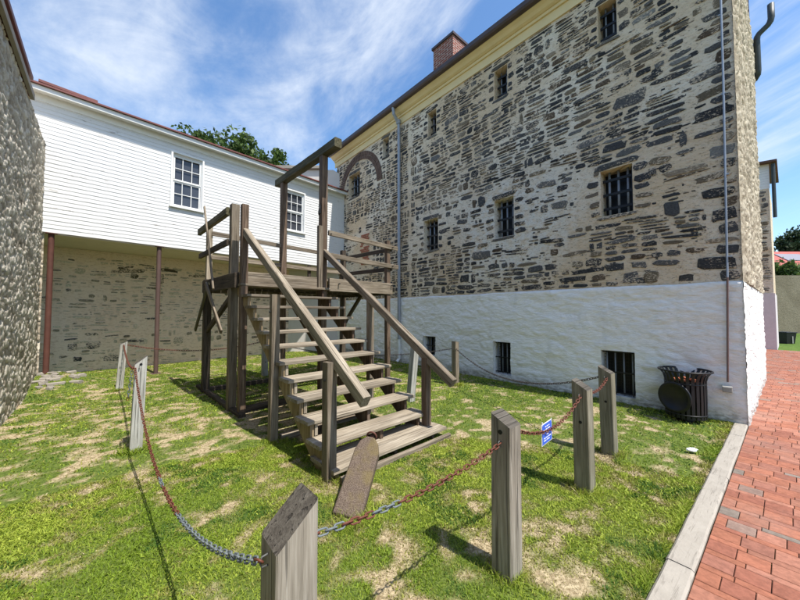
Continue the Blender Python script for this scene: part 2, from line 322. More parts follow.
# ------------------------------------------------------------------ frames of reference
C = np.array([4.86, 4.52]); D1 = np.array([-.655, .756]); N1 = np.array([-.756, -.655]); D2 = np.array([.7727, .6347]); NG = np.array([.6347, -.7727])
W0 = np.array([-6.25, 8.30]); WD = np.array([.672, .741]); WN = np.array([.741, -.672]); L0 = np.array([-5.67, 4.60]); LD = np.array([-.676, .737]); LN = np.array([.737, .676])
def P3(o, d, n, s, z, off=0.): q = o + d * s + n * off; return np.array([q[0], q[1], z])
MW = lambda s, z, off=0.: P3(C, D1, N1, s, z, off)
GW = lambda s, z, off=0.: P3(C, D2, NG, s, z, off)
WW = lambda s, z, off=0.: P3(W0, WD, WN, s, z, off)
LW = lambda s, z, off=0.: P3(L0, LD, LN, s, z, off)
def ground_h(x, y): return .27 * np.exp(-((x + 7.5) ** 2 + (y - 6.9) ** 2) / .9) + .012 * (fbm(x * 1.3, y * 1.3, 3, 5) - .5)
# panel wall with openings: outer skin cells + reveals, real thickness
def wall_panel(name, fr, s0, s1, z0, z1, holes, depth, mat, parent, off=0., thick=None, step=None, relief=None):
    S = sorted({s0, s1} | {h[0] for h in holes} | {h[1] for h in holes}); Z = sorted({z0, z1} | {h[2] for h in holes} | {h[3] for h in holes})
    def sub(A):
        if not step: return A
        out = []
        for a, b in zip(A[:-1], A[1:]): k = max(1, int(round((b - a) / step))); out += list(np.linspace(a, b, k + 1)[:-1])
        return out + [A[-1]]
    S = [s for s in sub(S)]; Z = sub(Z); V = []; F = []; wz = []; idx = {}
    def vid(i, j):
        if (i, j) not in idx:
            s, z = S[i], Z[j]; o = off
            if relief: o += relief(s, z)
            idx[(i, j)] = len(V); V.append(fr(s, z, o)); wz.append((s, z, 0))
        return idx[(i, j)]
    for i in range(len(S) - 1):
        for j in range(len(Z) - 1):
            cs, cz = (S[i] + S[i + 1]) / 2, (Z[j] + Z[j + 1]) / 2
            if any(h[0] < cs < h[1] and h[2] < cz < h[3] for h in holes): continue
            F.append((vid(i, j), vid(i + 1, j), vid(i + 1, j + 1), vid(i, j + 1)))
    def q(pts):
        b = len(V)
        for (s, z, o) in pts: V.append(fr(s, z, o)); wz.append((s + o, z, 0))
        F.append((b, b + 1, b + 2, b + 3))
    for (a, b, c, d) in holes:
        k = off - depth
        q([(a, c, off), (a, d, off), (a, d, k), (a, c, k)]); q([(b, c, off), (b, c, k), (b, d, k), (b, d, off)])
        q([(a, d, off), (b, d, off), (b, d, k), (a, d, k)]); q([(a, c, off), (a, c, k), (b, c, k), (b, c, off)])
    if thick:
        k = off - thick
        q([(s0, z0, off), (s0, z0, k), (s0, z1, k), (s0, z1, off)]); q([(s1, z0, off), (s1, z1, off), (s1, z1, k), (s1, z0, k)])
        q([(s0, z1, off), (s0, z1, k), (s1, z1, k), (s1, z1, off)]); q([(s0, z0, k), (s1, z0, k), (s1, z1, k), (s0, z1, k)])
    me = bpy.data.meshes.new(name); org = ORG[parent.name] if parent is not None else np.zeros(3)
    me.from_pydata((np.array(V) - org).tolist(), [], F)
    a = me.attributes.new('wz', 'FLOAT_VECTOR', 'POINT'); a.data.foreach_set('vector', np.array(wz, np.float32).ravel())
    return link(name, me, mat, parent)
STONE_COLS = [((.036, .036, .038), 6), ((.062, .061, .062), 8), ((.10, .095, .09), 5), ((.15, .118, .08), 4), ((.095, .068, .046), 3), ((.20, .16, .115), 2), ((.15, .145, .135), 1)]
def scatter_stones(s0, s1, z0, z1, skip, seed, band=(.20, .34), gap=.011, drop=.12, ok=None, shrink=1.0, big=1.0):
    """rubble laid in uneven bands; returns list of (s, z, half width, half height)"""
    rd = random.Random(seed); out = []; z = z0
    while z < z1 - .04:
        bh = min(rd.uniform(*band), z1 - z); s = s0 + rd.uniform(0, .1)
        while s < s1 - .06:
            L = min(rd.uniform(.22, .62) * big, s1 - s); k = rd.choices([1, 2, 3, 4], [1.0, 3.2, 3.4, 1.4])[0]
            hs = [rd.uniform(.6, 1.4) for _ in range(k)]; tt = sum(hs); zz_ = z
            for h in hs:
                h = h / tt * bh; m = 1 if rd.random() < (.65 if k > 1 else .45) else 2; ws = [rd.uniform(.6, 1.4) for _ in range(m)]; tw = sum(ws); ss = s
                for w in ws:
                    w = w / tw * L; cs, cz = ss + w / 2, zz_ + h / 2; ss += w
                    dzw = .05 * (vnoise(np.array([cs * .9]), np.array([cz * .7]), seed)[0] - .5)
                    f = rd.uniform(.80, 1.02) * shrink; hw, hh = (w / 2 - gap) * (f + .1 * (1 - f)), (h / 2 - gap * .8) * f
                    if rd.random() < drop or hw < .015 or hh < .010: continue
                    if ok and not ok(cs, cz, rd): continue
                    if any(a - hw < cs < b + hw and c - hh < cz < d + hh for (a, b, c, d) in skip): continue
                    out.append((min(max(cs + rd.uniform(-.006, .006), s0 + hw), s1 - hw), cz + (dzw if z0 + .1 < cz < z1 - .1 else 0), hw, hh))
                zz_ += h
            s += L
        z += bh
    return out
def stone_mesh(name, fr, lst, mat, parent, seed, prot=.014, cols=STONE_COLS, off=0.):
    rd = random.Random(seed); V = []; F = []; WZ = []; SC = []; pal = [c for c, w in cols for _ in range(w)]
    for (s, z, hw, hh, *oc) in lst:
        k = rd.choice((9, 10, 11, 12)); e = rd.uniform(.3, .72); rot = rd.uniform(-.09, .09); b = len(V); c = rd.choice(pal); v = rd.uniform(.75, 1.3); c = tuple(x * v for x in c) if not oc else oc[0]
        ring = []
        for i in range(k):
            a = 2 * math.pi * (i + rd.uniform(-.25, .25)) / k; ca, sa = math.cos(a), math.sin(a)
            x = hw * math.copysign(abs(ca) ** e, ca) * rd.uniform(.80, 1.08); y = hh * math.copysign(abs(sa) ** e, sa) * rd.uniform(.70, 1.12)
            ring.append((x * math.cos(rot) - y * math.sin(rot), x * math.sin(rot) + y * math.cos(rot)))
        p = prot * rd.uniform(.4, 1.3)
        for f_, o in ((1.0, -.012), (.96, p * .55), (.78, p)):
            for (x, y) in ring: V.append(fr(s + x * f_, z + y * f_, off + o + (rd.uniform(-.003, .003) if f_ < 1 else 0))); WZ.append((s + x * f_, z + y * f_, rd.random() * 0)); SC.append(c)
        for L in (0, 1):
            for i in range(k): F.append((b + L * k + i, b + L * k + (i + 1) % k, b + (L + 1) * k + (i + 1) % k, b + (L + 1) * k + i))
        F.append(tuple(b + 2 * k + i for i in range(k)))
    me = bpy.data.meshes.new(name); org = ORG[parent.name] if parent is not None else np.zeros(3)
    me.from_pydata((np.array(V) - org).tolist(), [], F)
    for nme, d in (('wz', WZ), ('sc', SC)): a = me.attributes.new(nme, 'FLOAT_VECTOR', 'POINT'); a.data.foreach_set('vector', np.array(d, np.float32).ravel())
    o = link(name, me, mat, parent); return o
def relief_sheet(name, fr, s0, s1, z0, z1, step, fn, mat, parent, topz=None):
    ns = int((s1 - s0) / step) + 1; nz = int((z1 - z0) / step) + 1; S, Z = np.meshgrid(np.linspace(s0, s1, ns), np.linspace(z0, z1, nz), indexing='ij')
    o, r = fn(S, Z); base = fr(0, 0); e = fr(1, 0) - base; n = fr(0, 0, 1) - base
    V = base[None, None, :] + S[..., None] * e + o[..., None] * n; V[..., 2] = Z
    I = np.arange(ns * nz).reshape(ns, nz); F = np.stack([I[:-1, :-1], I[1:, :-1], I[1:, 1:], I[:-1, 1:]], -1).reshape(-1, 4)
    wz = np.stack([S, Z, 0 * S], -1).reshape(-1, 3)
    return np_mesh(name, V.reshape(-1, 3), F, mat, parent, {'wz': wz, 'rnd': r.ravel()}, smooth=True)
def rubble_fn(cx, cz, amp, seed, edge=None, flat=2.4, warp=1.1):
    def f(S, Z):
        wx = S * cx + warp * (fbm(S * 3, Z * 3, 3, seed + 5) - .5); wy = Z * cz + warp * (fbm(S * 3, Z * 3, 3, seed + 9) - .5)
        a, b, r = worley(wx, wy, seed); e = np.clip((b - a) * flat, 0, 1); e = e * e * (3 - 2 * e)
        h = e * (.45 + .8 * r) * amp + (fbm(S * 16, Z * 16, 3, seed + 3) - .5) * amp * .55 + (fbm(S * 1.2, Z * 1.2, 2, seed + 4) - .5) * amp
        if edge: h = h * edge(S, Z)
        return h, np.clip(r * .75 + e * .25, 0, 1)
    return f
# ================================================================== SETTING
# ground sheet, lawn, brick path, kerb
g_ = MB(); g_.add([(-600, -400, -.03), (900, -400, -.03), (900, 1500, -.03), (-600, 1500, -.03)], [(0, 1, 2, 3)])
setp(g_.build('ground', M['far_grass']), kind='structure')
def dryness(x, y):
    a = fbm(x * 1.6 + 3, y * 1.6, 4, 21); b = fbm(x * 5, y * 5, 4, 31); c = fbm(x * 10, y * 10, 2, 41)
    d = .20 * a + .36 * b + .44 * c
    d = d + .05 * np.exp(-((x + 4.3) ** 2 / 3.2 + (y - 4.9) ** 2 / 3.0)) + .05 * np.exp(-((x + 2.2) ** 2 / 2.0 + (y - 4.6) ** 2 / .7)) + .05 * np.exp(-((x - 2.6) ** 2 / 1.2 + (y - 4.6) ** 2 / 1.2)) + .05 * np.exp(-((x - 1.3) ** 2 / .8 + (y - 2.1) ** 2 / .25)) + .05 * np.exp(-((x + .7) ** 2 / .3 + (y - 1.7) ** 2 / .12))
    d = d - .04 * np.exp(-((x + 2.2) ** 2 + (y - 2.6) ** 2) / 1.6)
    return d
def to_path(x, y): r = np.stack([x - C[0], y - C[1]], -1); return r @ D2, r @ NG
def side_of(x, y, o, n): return (x - o[0]) * n[0] + (y - o[1]) * n[1]
gx, gy = np.meshgrid(np.arange(-9.6, 6.0, .06), np.arange(-2.5, 14.5, .06), indexing='ij'); I = np.arange(gx.size).reshape(gx.shape)
F = np.stack([I[:-1, :-1], I[1:, :-1], I[1:, 1:], I[:-1, 1:]], -1).reshape(-1, 4); cx, cy = (gx[:-1, :-1] + .03).ravel(), (gy[:-1, :-1] + .03).ravel()
tt_, ww_ = to_path(cx, cy); F = F[(ww_ < -.08) & ((side_of(cx, cy, C, N1) > -.2) | (tt_ < -.1))]
gz = ground_h(gx, gy) + .004
setp(np_mesh('lawn', np.stack([gx, gy, gz], -1).reshape(-1, 3), F, M['soil'], None, {'dry': dryness(gx, gy).ravel()}, smooth=True), kind='structure')
PW = lambda t_, w, z: np.array([*(C + D2 * t_ + NG * w), z])
jb = MB(); jb.add([PW(-7, .0, .004), PW(-7, 5.2, .004), PW(14.2, 5.2, .004), PW(14.2, 0.01, .004)], [(0, 1, 2, 3)])
jb.add([PW(4.9, 0.0, .0045), PW(14.2, 0.0, .0045), PW(14.2, -4, .0045), PW(4.9, -4, .0045)], [(0, 1, 2, 3)])
V = []; Fq = []; SC = []; rd = random.Random(3); t_ = -6.0; row = 0
pal = [(.30, .118, .070), (.33, .128, .077), (.26, .10, .064), (.34, .15, .10), (.31, .135, .088), (.27, .115, .078)]; greys = [(.19, .155, .125), (.22, .18, .15), (.24, .16, .125)]
def paver(t0, t1, w0, w1):
    c = rd.choice(pal) if rd.random() > .09 else rd.choice(greys); v = rd.uniform(.93, 1.07); c = tuple(x * v for x in c); z = .016 + rd.uniform(-.0007, .0007); b = len(V); g = .0022; ch = .003
    for (a, e, k) in ((g, 0, .004), (g, 0, z - ch), (g + ch, 0, z)):
        for (p, q) in ((t0 + a, w0 + a), (t0 + a, w1 - a), (t1 - a, w1 - a), (t1 - a, w0 + a)): V.append(PW(p, q, k)); SC.append(c)
    for L in (0, 4):
        for i in range(4): Fq.append((b + L + i, b + L + (i + 1) % 4, b + L + 4 + (i + 1) % 4, b + L + 4 + i))
    Fq.append((b + 8, b + 9, b + 10, b + 11))
while t_ < 14.1:
    wide = row % 2 == 0; dt = .140 if wide else .058
    w = .0 if t_ < 4.9 else -3.9; w += 0 if wide else -.0; first = True
    while w < (4.6 if t_ < 6 else 5.1):
        L = (.145 if wide else .225) * rd.uniform(.94, 1.06)
        if first and rd.random() < .6: L *= rd.uniform(.4, .9)
        first = False; paver(t_, t_ + dt, w, w + L); w += L
    t_ += dt; row += 1
path = setp(np_mesh('brick_path', np.array(V), np.array(Fq), M['paver'], None, {'sc': np.array(SC)}), kind='structure')
setp(jb.build('path_bedding', M['joint']), kind='structure')
kb = MB(); t_ = -5.5
while t_ < -.02:
    L = min(rd.uniform(1.5, 1.7), -t_ - .0); a = PW(t_ + .004, -.072, .012); b = PW(t_ + L - .004, -.072, .012); kb.beam(a, b, .135, .05, .012, seg=8, wob=.0025); t_ += L
setp(kb.build('kerb', M['kerb']), kind='structure')
# ------------------------------------------------------------------ grass blades
def blades(n, zone, dens_w=.0045, hgt=(.018, .045), seed=1, hscale=1.0):
    rg = np.random.default_rng(seed); x, y = zone(rg, n); t2, w2 = to_path(x, y)
    keep = (w2 < -.155) & ((side_of(x, y, C, N1) > .01)) & (side_of(x, y, L0, LN) > .03) & (side_of(x, y, W0, WN) > -1.75)
    keep &= (np.abs(x) < (y + 1.2) * 1.5)
    x, y = x[keep], y[keep]; d = dryness(x, y); dry = d > (.597 + rg.normal(0, .065, len(x)))
    k2 = (~dry) | (rg.random(len(x)) < .55); x, y, d, dry = x[k2], y[k2], d[k2], dry[k2]; n = len(x)
    dist = np.hypot(x, y); wd_ = dens_w * np.clip(dist / 2.2, 1, 3.2) * rg.uniform(.7, 1.3, n)
    h = rg.uniform(hgt[0], hgt[1], n) * (.75 + .7 * fbm(x * 2, y * 2, 3, 77)) * hscale; h = np.where(dry, h * .55, h)
    yaw = rg.uniform(0, 2 * np.pi, n); lean = np.abs(rg.normal(.8, .5, n)) * np.where(dry, 2.2, 1.0); ld = rg.uniform(0, 2 * np.pi, n)
    bx = np.cos(yaw) * wd_ / 2; by = np.sin(yaw) * wd_ / 2; tx = np.cos(ld) * lean * h; ty = np.sin(ld) * lean * h; z = ground_h(x, y) + .002
    A = np.stack([x - bx, y - by, z], -1); B = np.stack([x + bx, y + by, z], -1); Cc = np.stack([x + bx * .7 + tx * .45, y + by * .7 + ty * .45, z + h * .62], -1)
    Dd = np.stack([x - bx * .7 + tx * .45, y - by * .7 + ty * .45, z + h * .62], -1); E = np.stack([x + tx, y + ty, z + h * .95 * np.where(dry, .6, 1)], -1)
    Vv = np.stack([A, B, Cc, Dd, E], 1).reshape(-1, 3); i = np.arange(n) * 5
    F4 = np.stack([i, i + 1, i + 2, i + 3], -1); F3 = np.stack([i + 3, i + 2, i + 4], -1)
    g1 = np.array([.19, .28, .024]); g2 = np.array([.44, .50, .075]); g3 = np.array([.07, .15, .022]); st = np.array([.50, .42, .25]); yl = np.array([.30, .30, .07])
    m = np.clip(rg.normal(.42, .28, n) + (fbm(x * 1.1, y * 1.1, 3, 55) - .5) * 1.6, 0, 1)[:, None]; c = g1 * (1 - m) + g2 * m
    dk = (fbm(x * 3.1, y * 3.1, 3, 66) > .60)[:, None]; c = np.where(dk & (rg.random(n) < .6)[:, None], g3, c)
    yy = ((d - .46) * 7 + rg.normal(0, .35, n) > .45)[:, None]; c = np.where(yy, yl, c); c = np.where(dry[:, None], st * rg.uniform(.6, 1.15, n)[:, None], c); c = c * rg.uniform(.8, 1.2, n)[:, None]
    return Vv, F4, F3, np.repeat(c, 5, 0)
def zone_near(rg, n): r = np.sqrt(rg.uniform(.5 ** 2, 4.2 ** 2, n)); a = rg.uniform(-1.15, 1.1, n); return r * np.sin(a), r * np.cos(a)
def zone_far(rg, n): r = np.sqrt(rg.uniform(3.6 ** 2, 14.5 ** 2, n)); a = rg.uniform(-1.0, .95, n); return r * np.sin(a), r * np.cos(a)
def zone_clump(rg, n):
    x, y = zone_near(rg, n); k = fbm(x * 2.3 + 9, y * 2.3, 3, 88) > .50; return x[k], y[k]
def zone_posts(rg, n):
    P = np.array([(-.375, 1.115), (.655, 2.02), (1.66, 2.93), (2.36, 3.66), (1.21, 7.05), (-3.04, 3.74), (-5.72, 6.58), (-.36, 2.5), (-.68, 3.13), (-1.55, 4.03)]); i = rg.integers(0, len(P), n); a = rg.uniform(0, 6.28, n); r = .07 + np.abs(rg.normal(0, .05, n)); return P[i, 0] + r * np.cos(a), P[i, 1] + r * np.sin(a)
def zone_edge(rg, n):
    t2 = rg.uniform(-4.5, 0, n); w = -.16 - np.abs(rg.normal(0, .035, n)); s = rg.uniform(0, 9, n); o = .02 + np.abs(rg.normal(0, .05, n)); k = rg.random(n) < .5
    q = np.where(k[:, None], C + np.outer(t2, D2) + np.outer(w, NG), C + np.outer(s, D1) + np.outer(o, N1)); return q[:, 0], q[:, 1]
parts_ = [blades(300000, zone_near, .0048, (.007, .022), 1), blades(240000, zone_far, .0055, (.009, .027), 2), blades(14000, zone_edge, .004, (.015, .042), 3), blades(70000, zone_clump, .0115, (.008, .020), 4), blades(5000, zone_posts, .004, (.03, .075), 5)]
n0 = 0; VV = []; F4s = []; F3s = []; CC = []
for (v, f4, f3, c) in parts_: VV.append(v); F4s.append(f4 + n0); F3s.append(f3 + n0); CC.append(c); n0 += len(v)
setp(np_mesh('grass', np.concatenate(VV), [np.concatenate(F4s), np.concatenate(F3s)], M['blade'], None, {'sc': np.concatenate(CC)}), 'short patchy lawn grass of the prison yard with dry straw coloured spots', 'grass', kind='stuff')
# ================================================================== MAIN STONE BUILDING
bld = thing('stone_building', 'tall dark rubble stone prison block with whitewashed base and barred windows', 'building', (C[0], C[1], 0))
SE = 11.45; ZT = 7.98
row_top = [(1.43, 1.73, 6.62, 7.35), (3.61, 3.95, 6.68, 7.38), (5.84, 6.17, 6.70, 7.42), (7.99, 8.32, 6.88, 7.52)]
row_mid = [(1.26, 1.75, 3.35, 4.19), (3.49, 3.99, 3.34, 4.24), (5.79, 6.35, 3.37, 4.26)]
row_low = [(1.29, 1.81, .12, .92), (3.59, 4.06, .17, .92), (5.88, 6.36, .37, .905)]
row_up = [h for h in row_top] + row_mid; arch_win = (9.72, 10.5, 6.03, 6.93)
holes_up = row_up + [arch_win]; WT = 2.03
lumpy = lambda s, z: .012 * math.sin(s * 1.7 + z) + .008 * math.sin(z * 2.3 + s * .6)
wall_panel('wall', MW, 0, SE, WT, ZT, holes_up, .34, M['mortar'], bld, 0, .45)
base_relief = lambda s, z: 0.0
def ww_fn(S, Z): 
    h = (fbm(S * 2.2, Z * 5, 4, 91) - .5) * .055 + (fbm(S * 9, Z * 20, 3, 92) - .5) * .014
    a_, b_, r_ = worley(S * 3.6 + .8 * (fbm(S * 2, Z * 2, 3, 95) - .5), Z * 8.5 + .8 * (fbm(S * 2, Z * 2, 3, 96) - .5), 93); e_w = np.clip((b_ - a_) * 3, 0, 1)
    return h + .022 + e_w * (.3 + .7 * r_) * .016, fbm(S, Z, 2, 3)
# whitewashed base: relief sheet cut round the openings
def base_sheet():
    st = .03; S, Z = np.meshgrid(np.arange(-.0, SE + .01, st), np.append(np.arange(-.05, WT, st), WT + .012), indexing='ij'); h, r = ww_fn(S, Z); h[0, :] = .03 + (fbm(Z[0] * 3, Z[0], 3, 9) - .5) * .02
    top = WT + .012 + .03 * (fbm(S * 3, S * 0 + 1, 3, 8) - .5) + .0; Z2 = np.where(Z > WT - .0, top, Z); h = np.where(Z > WT, .006, h)
    V = np.stack([C[0] + D1[0] * S + N1[0] * h, C[1] + D1[1] * S + N1[1] * h, Z2], -1); I = np.arange(S.size).reshape(S.shape)
    F = np.stack([I[:-1, :-1], I[1:, :-1], I[1:, 1:], I[:-1, 1:]], -1).reshape(-1, 4); cs = (S[:-1, :-1] + st / 2).ravel(); cz = (Z[:-1, :-1] + st / 2).ravel(); ok = np.ones(len(F), bool)
    for (a, b, c, d) in row_low: ok &= ~((cs > a) & (cs < b) & (cz > c) & (cz < d))
    return np_mesh('whitewashed_base', V.reshape(-1, 3), F[ok], M['whitewash'], bld, {'wz': np.stack([S, Z2, 0 * S], -1).reshape(-1, 3)}, smooth=True)
base_sheet()
wall_panel('foundation', MW, .02, SE, -.2, WT, row_low, .34, M['whitewash'], bld, 0.0, .45)
ring_c = (9.78, 6.17); R_o, R_i = 1.43, 1.15
def keep_arch(s, z, rd): 
    r = math.hypot(s - ring_c[0], z - ring_c[1]); return not (z > ring_c[1] - .1 and R_i - .03 < r < R_o + .03)
def ok_main(s, z, rd):
    if not keep_arch(s, z, rd): return False
    pl_ = fbm(np.array([s * .55]), np.array([z * .55]), 3, 71)[0]
    if 2.0 < s < 5.6 and 2.2 < z < 5.2 and pl_ > .45 and rd.random() < .35: return False
    if 8.9 < s < 10.6 and 2.9 < z < 5.1 and rd.random() < .6: return False
    return True
pads = []
for (a, b, c, d) in row_up + [arch_win]: pads.append((a - (.22 if d < 5 else .12), b + (.22 if d < 5 else .12), c - .02, d + .02)); pads.append((a - .12, b + .12, c - .14, c)); pads.append((a - .12, b + .12, d, d + .12))
for s_ in (.0,): pass
quo = []; z = WT + .02; rq = random.Random(5); k = 0
while z < 7.6:
    h = rq.uniform(.10, .22); w = rq.uniform(.28, .5) if k % 2 else rq.uniform(.16, .26); quo.append((.012 + w / 2, z + h / 2, w / 2 - .006, h / 2 - .010)); pads.append((-.1, w + .01, z, z + h)); z += h; k += 1
skipq = pads + [(9.05, 9.75, 3.3, 4.5)]
lstA = scatter_stones(.02, 6.9, WT + .03, 7.64, skipq, 11, band=(.18, .34), ok=ok_main, drop=.05, shrink=1.04)
lstB = scatter_stones(6.95, SE, WT + .03, 7.64, skipq, 12, band=(.15, .25), ok=ok_main, drop=.05, big=.8, shrink=1.02)
chips = scatter_stones(.02, SE, WT + .03, 7.64, skipq, 15, band=(.10, .15), ok=lambda s, z, rd: ok_main(s, z, rd) and rd.random() < (.42 if s < 6.9 else .2), drop=0, big=.42, shrink=.9)
jm = []
for (a, b, c, d) in row_up + [arch_win]:
    for sgn, x0 in ((-1, a), (1, b)):
        z = c + .02
        while z < d - .06:
            hh = random.uniform(.035, .075); hw = random.uniform(.05, .17 if d < 5 else .10); jm.append((x0 + sgn * (hw + .012), z + hh, hw, hh, random.choice([(.04, .041, .044), (.06, .06, .063), (.05, .05, .053), (.15, .12, .09)]))); z += 2 * hh + random.uniform(.015, .12)
stone_mesh('rubble_stonework', MW, lstA + lstB + quo + jm, M['stones'], bld, 3)
stone_mesh('small_pinning_stones', MW, chips, M['stones'], bld, 4, .004, [((.14, .11, .08), 3), ((.07, .065, .06), 5), ((.045, .045, .047), 4)])
# dressed slabs round the windows
for (a, b, c, d) in row_up + [arch_win]:
    fr = MB(); dd = .11
    nb = 2 if b - a < .4 else 3
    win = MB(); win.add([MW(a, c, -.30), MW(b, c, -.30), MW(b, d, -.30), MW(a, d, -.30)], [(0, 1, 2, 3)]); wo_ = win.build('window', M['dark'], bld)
    h0 = .05 if b - a < .4 else .062; gr_ = [((.06, .06, .06), 1), ((.11, .10, .085), 1)]; sd1 = int(a * 100 + c * 10)
    stone_mesh('lintel', MW, [((a + b) / 2, d + h0 + .006, (b - a) / 2 + random.uniform(.06, .12), h0)], M['stones'], wo_, sd1, .018, gr_)
    stone_mesh('sill', MW, [((a + b) / 2 + .02, c - .040, (b - a) / 2 + random.uniform(.05, .10), .038)], M['stones'], wo_, sd1 + 1, .018, gr_)
    bm_ = MB()
    for i in range(nb):
        s = a + (b - a) * (i + .7) / (nb + .4); bm_.tube([MW(s, c, -.16), MW(s, d, -.16)], .021 if nb == 3 else .015, 8)
    bm_.build('upright_bars', M['bars'], wo_, smooth=True)
    fb = MB(); nf = 3
    for i in range(nf):
        z = c + (d - c) * (i + .6) / (nf + .2); fb.beam(MW(a, z, -.14), MW(b, z, -.14), .022, .05, .003)
    fb.beam(MW(a + .02, c, -.15), MW(a + .02, d, -.15), .05, .05, .003); fb.build('cross_straps', M['iron'], wo_)
for (a, b, c, d) in row_low:
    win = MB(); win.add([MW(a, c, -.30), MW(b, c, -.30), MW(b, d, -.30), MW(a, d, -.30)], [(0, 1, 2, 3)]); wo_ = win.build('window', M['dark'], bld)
    bm_ = MB()
    for i in range(4): s = a + (b - a) * (i + .5) / 4; bm_.tube([MW(s, c, -.12), MW(s, d, -.12)], .013, 8)
    bm_.build('upright_bars', M['bars'], wo_, smooth=True); fb = MB()
    for f_ in (.05, .5, .95): z = c + (d - c) * f_; fb.beam(MW(a, z, -.10), MW(b, z, -.10), .014, .022, .002)
    for k in range(9): s = a + (b - a) * (k + .5) / 9; fb.tube([MW(s, c, -.2), MW(s, d, -.2)], .003, 4)
    for k in range(13): z = c + (d - c) * (k + .5) / 13; fb.tube([MW(a, z, -.2), MW(b, z, -.2)], .003, 4)
    fb.build('cross_straps', M['iron'], wo_)
# relieving arch
ar = MB(); nb = 58
for i in range(nb):
    a0, a1 = math.pi * (i + .10) / nb, math.pi * (i + .90) / nb
    for (ri, ro) in ((R_i, R_o - .145), (R_o - .13, R_o)):
        P = [MW(ring_c[0] + r * math.cos(t), ring_c[1] + r * math.sin(t), -.02) for (r, t) in ((ri, a0), (ri, a1), (ro, a1), (ro, a0))]; ar.prism(P, np.array([N1[0], N1[1], 0]) * random.uniform(.045, .056))
ar.build('relieving_arch', plain('dark_arch_brick', (.15, .10, .08), .9, .1, 0, .5, 5, .4), bld)
# bricked-up patch
bp = MB()
for j in range(15):
    for i in range(3):
        s = 9.18 + i * .17 + (j % 2) * .06; z = 3.36 + j * .075
        if random.random() < .72: bp.box(MW(s, z, .0), (.15, .05, .055), D1, .004)
bp.build('brick_patch', M['brick'] if False else plain('patch_brick', (.34, .13, .085), .9, .1, 0, .35, 6, .3), bld)
# gable wall
GL = 4.85
wall_panel('gable_wall', GW, .02, GL, -.1, ZT, [], .1, M['mortar'], bld, -.02, .43)
gab_tri = MB(); gab_tri.prism([GW(-.02, ZT, -.45), GW(GL, ZT, -.45), GW(GL / 2, ZT + 1.5, -.45)], np.array([NG[0], NG[1], 0]) * .43); gab_tri.build('gable_peak', M['mortar'], bld)
relief_sheet('gable_rubble', GW, -.03, GL, WT, ZT, .028, rubble_fn(4.5, 13, .034, 5, lambda S, Z: np.clip((S + .03) / .10, .15, 1), 4.5, 1.6), M['rubble_gable'], bld)
relief_sheet('gable_whitewash', GW, -.045, GL, -.05, WT + .02, .03, rubble_fn(5, 9, .018, 6, lambda S, Z: np.clip((S + .045) / .10, .3, 1) * np.clip((WT + .03 - Z) / .05, .1, 1) + .15), M['whitewash'], bld)
# back and far sides, roof
bk = MB(); bk.prism([MW(.4, ZT, -GL), MW(SE, ZT, -GL), MW(SE, -.1, -GL), MW(.4, -.1, -GL)], np.array([N1[0], N1[1], 0]) * .3)
bk.prism([MW(SE - .4, ZT, -GL + .3), MW(SE - .4, ZT, -.45), MW(SE - .4, -.1, -.45), MW(SE - .4, -.1, -GL + .3)], np.array([D1[0], D1[1], 0]) * .39); bk.build('rear_wall', M['mortar'], bld)
rf = MB(); rz = lambda o: 8.06 + 1.45 * (1 - abs((o + GL / 2) / (GL / 2 + .3)))
for (o1, o2) in ((.30, -GL / 2), (-GL - .3, -GL / 2)):
    z1, z2 = 8.06, 9.5
    rf.prism([MW(-.12, z1, o1), MW(SE + .1, z1, o1), MW(SE + .1, z2, o2), MW(-.12, z2, o2)], np.array([0, 0, .07]))
roof = rf.build('roof', M['roof_brown'], bld)
co = MB(); e_ = SE + .1
for (prof) in ([(.0, 7.64), (.035, 7.64), (.035, 7.84), (.0, 7.84)], [(.0, 7.842), (.075, 7.842), (.075, 7.905), (.0, 7.905)], [(.0, 7.907), (.10, 7.907), (.15, 7.93), (.20, 7.98), (.26, 8.02), (.26, 8.055), (.0, 8.055)]):
    co.prism([MW(-.05, z, o) for (o, z) in prof], np.array([D1[0], D1[1], 0]) * (e_ + .05))
co.build('cornice', M['cream'], bld)
gu = MB(); gu.prism([MW(-.14, z, o) for (o, z) in ((.263, 8.03), (.36, 8.03), (.39, 8.07), (.39, 8.17), (.375, 8.17), (.375, 8.08), (.35, 8.045), (.263, 8.045))], np.array([D1[0], D1[1], 0]) * (e_ + .2)); gu.build('gutter', M['gutter'], bld)
dp = MB(); dp.tube([MW(7.37, 8.05, .33), MW(7.37, 7.85, .30), MW(7.37, 7.62, .10), MW(7.37, 7.4, .085), MW(7.37, .75, .085)], .05, 12); dpo = dp.build('downpipe', M['pipe_grey'], bld)
sh = MB(); sh.tube([MW(7.37, .75, .085), MW(7.37, .14, .085), MW(7.37, .06, .17)], .045, 12); sh.build('pipe_shoe', M['white_trim'], dpo)
br = MB()
for z in (1.2, 3.4, 5.6, 7.3): MB().tube([MW(7.37, z, .085), MW(7.37, z + .04, .085)], .062, 12).build('pipe_bracket', M['pipe_grey'], dpo)
br.tube([MW(7.37, 7.62, .10), MW(7.37, 7.74, .12)], .075, 12); br.build('pipe_collar', M['pipe_grey'], dpo)
cd = MB(); cd.tube([MW(.10, 7.6, .05), MW(.115, 5, .052), MW(.15, 2.1, .052)], .013, 8); cdo = cd.build('conduit', M['conduit'], bld)
cd = MB(); cd.tube([MW(.15, 2.1, .06), MW(.185, .6, .075)], .012, 8); cd.build('lower_conduit', plain('rusty_conduit', (.14, .09, .08), .7), cdo)
cc = MB()
for z in (2.4, 3.6, 4.8, 6.0, 7.2): MB().box(MW(.12, z, .045), (.05, .03, .02), D1, .003).build('conduit_clip', M['conduit'], cdo)
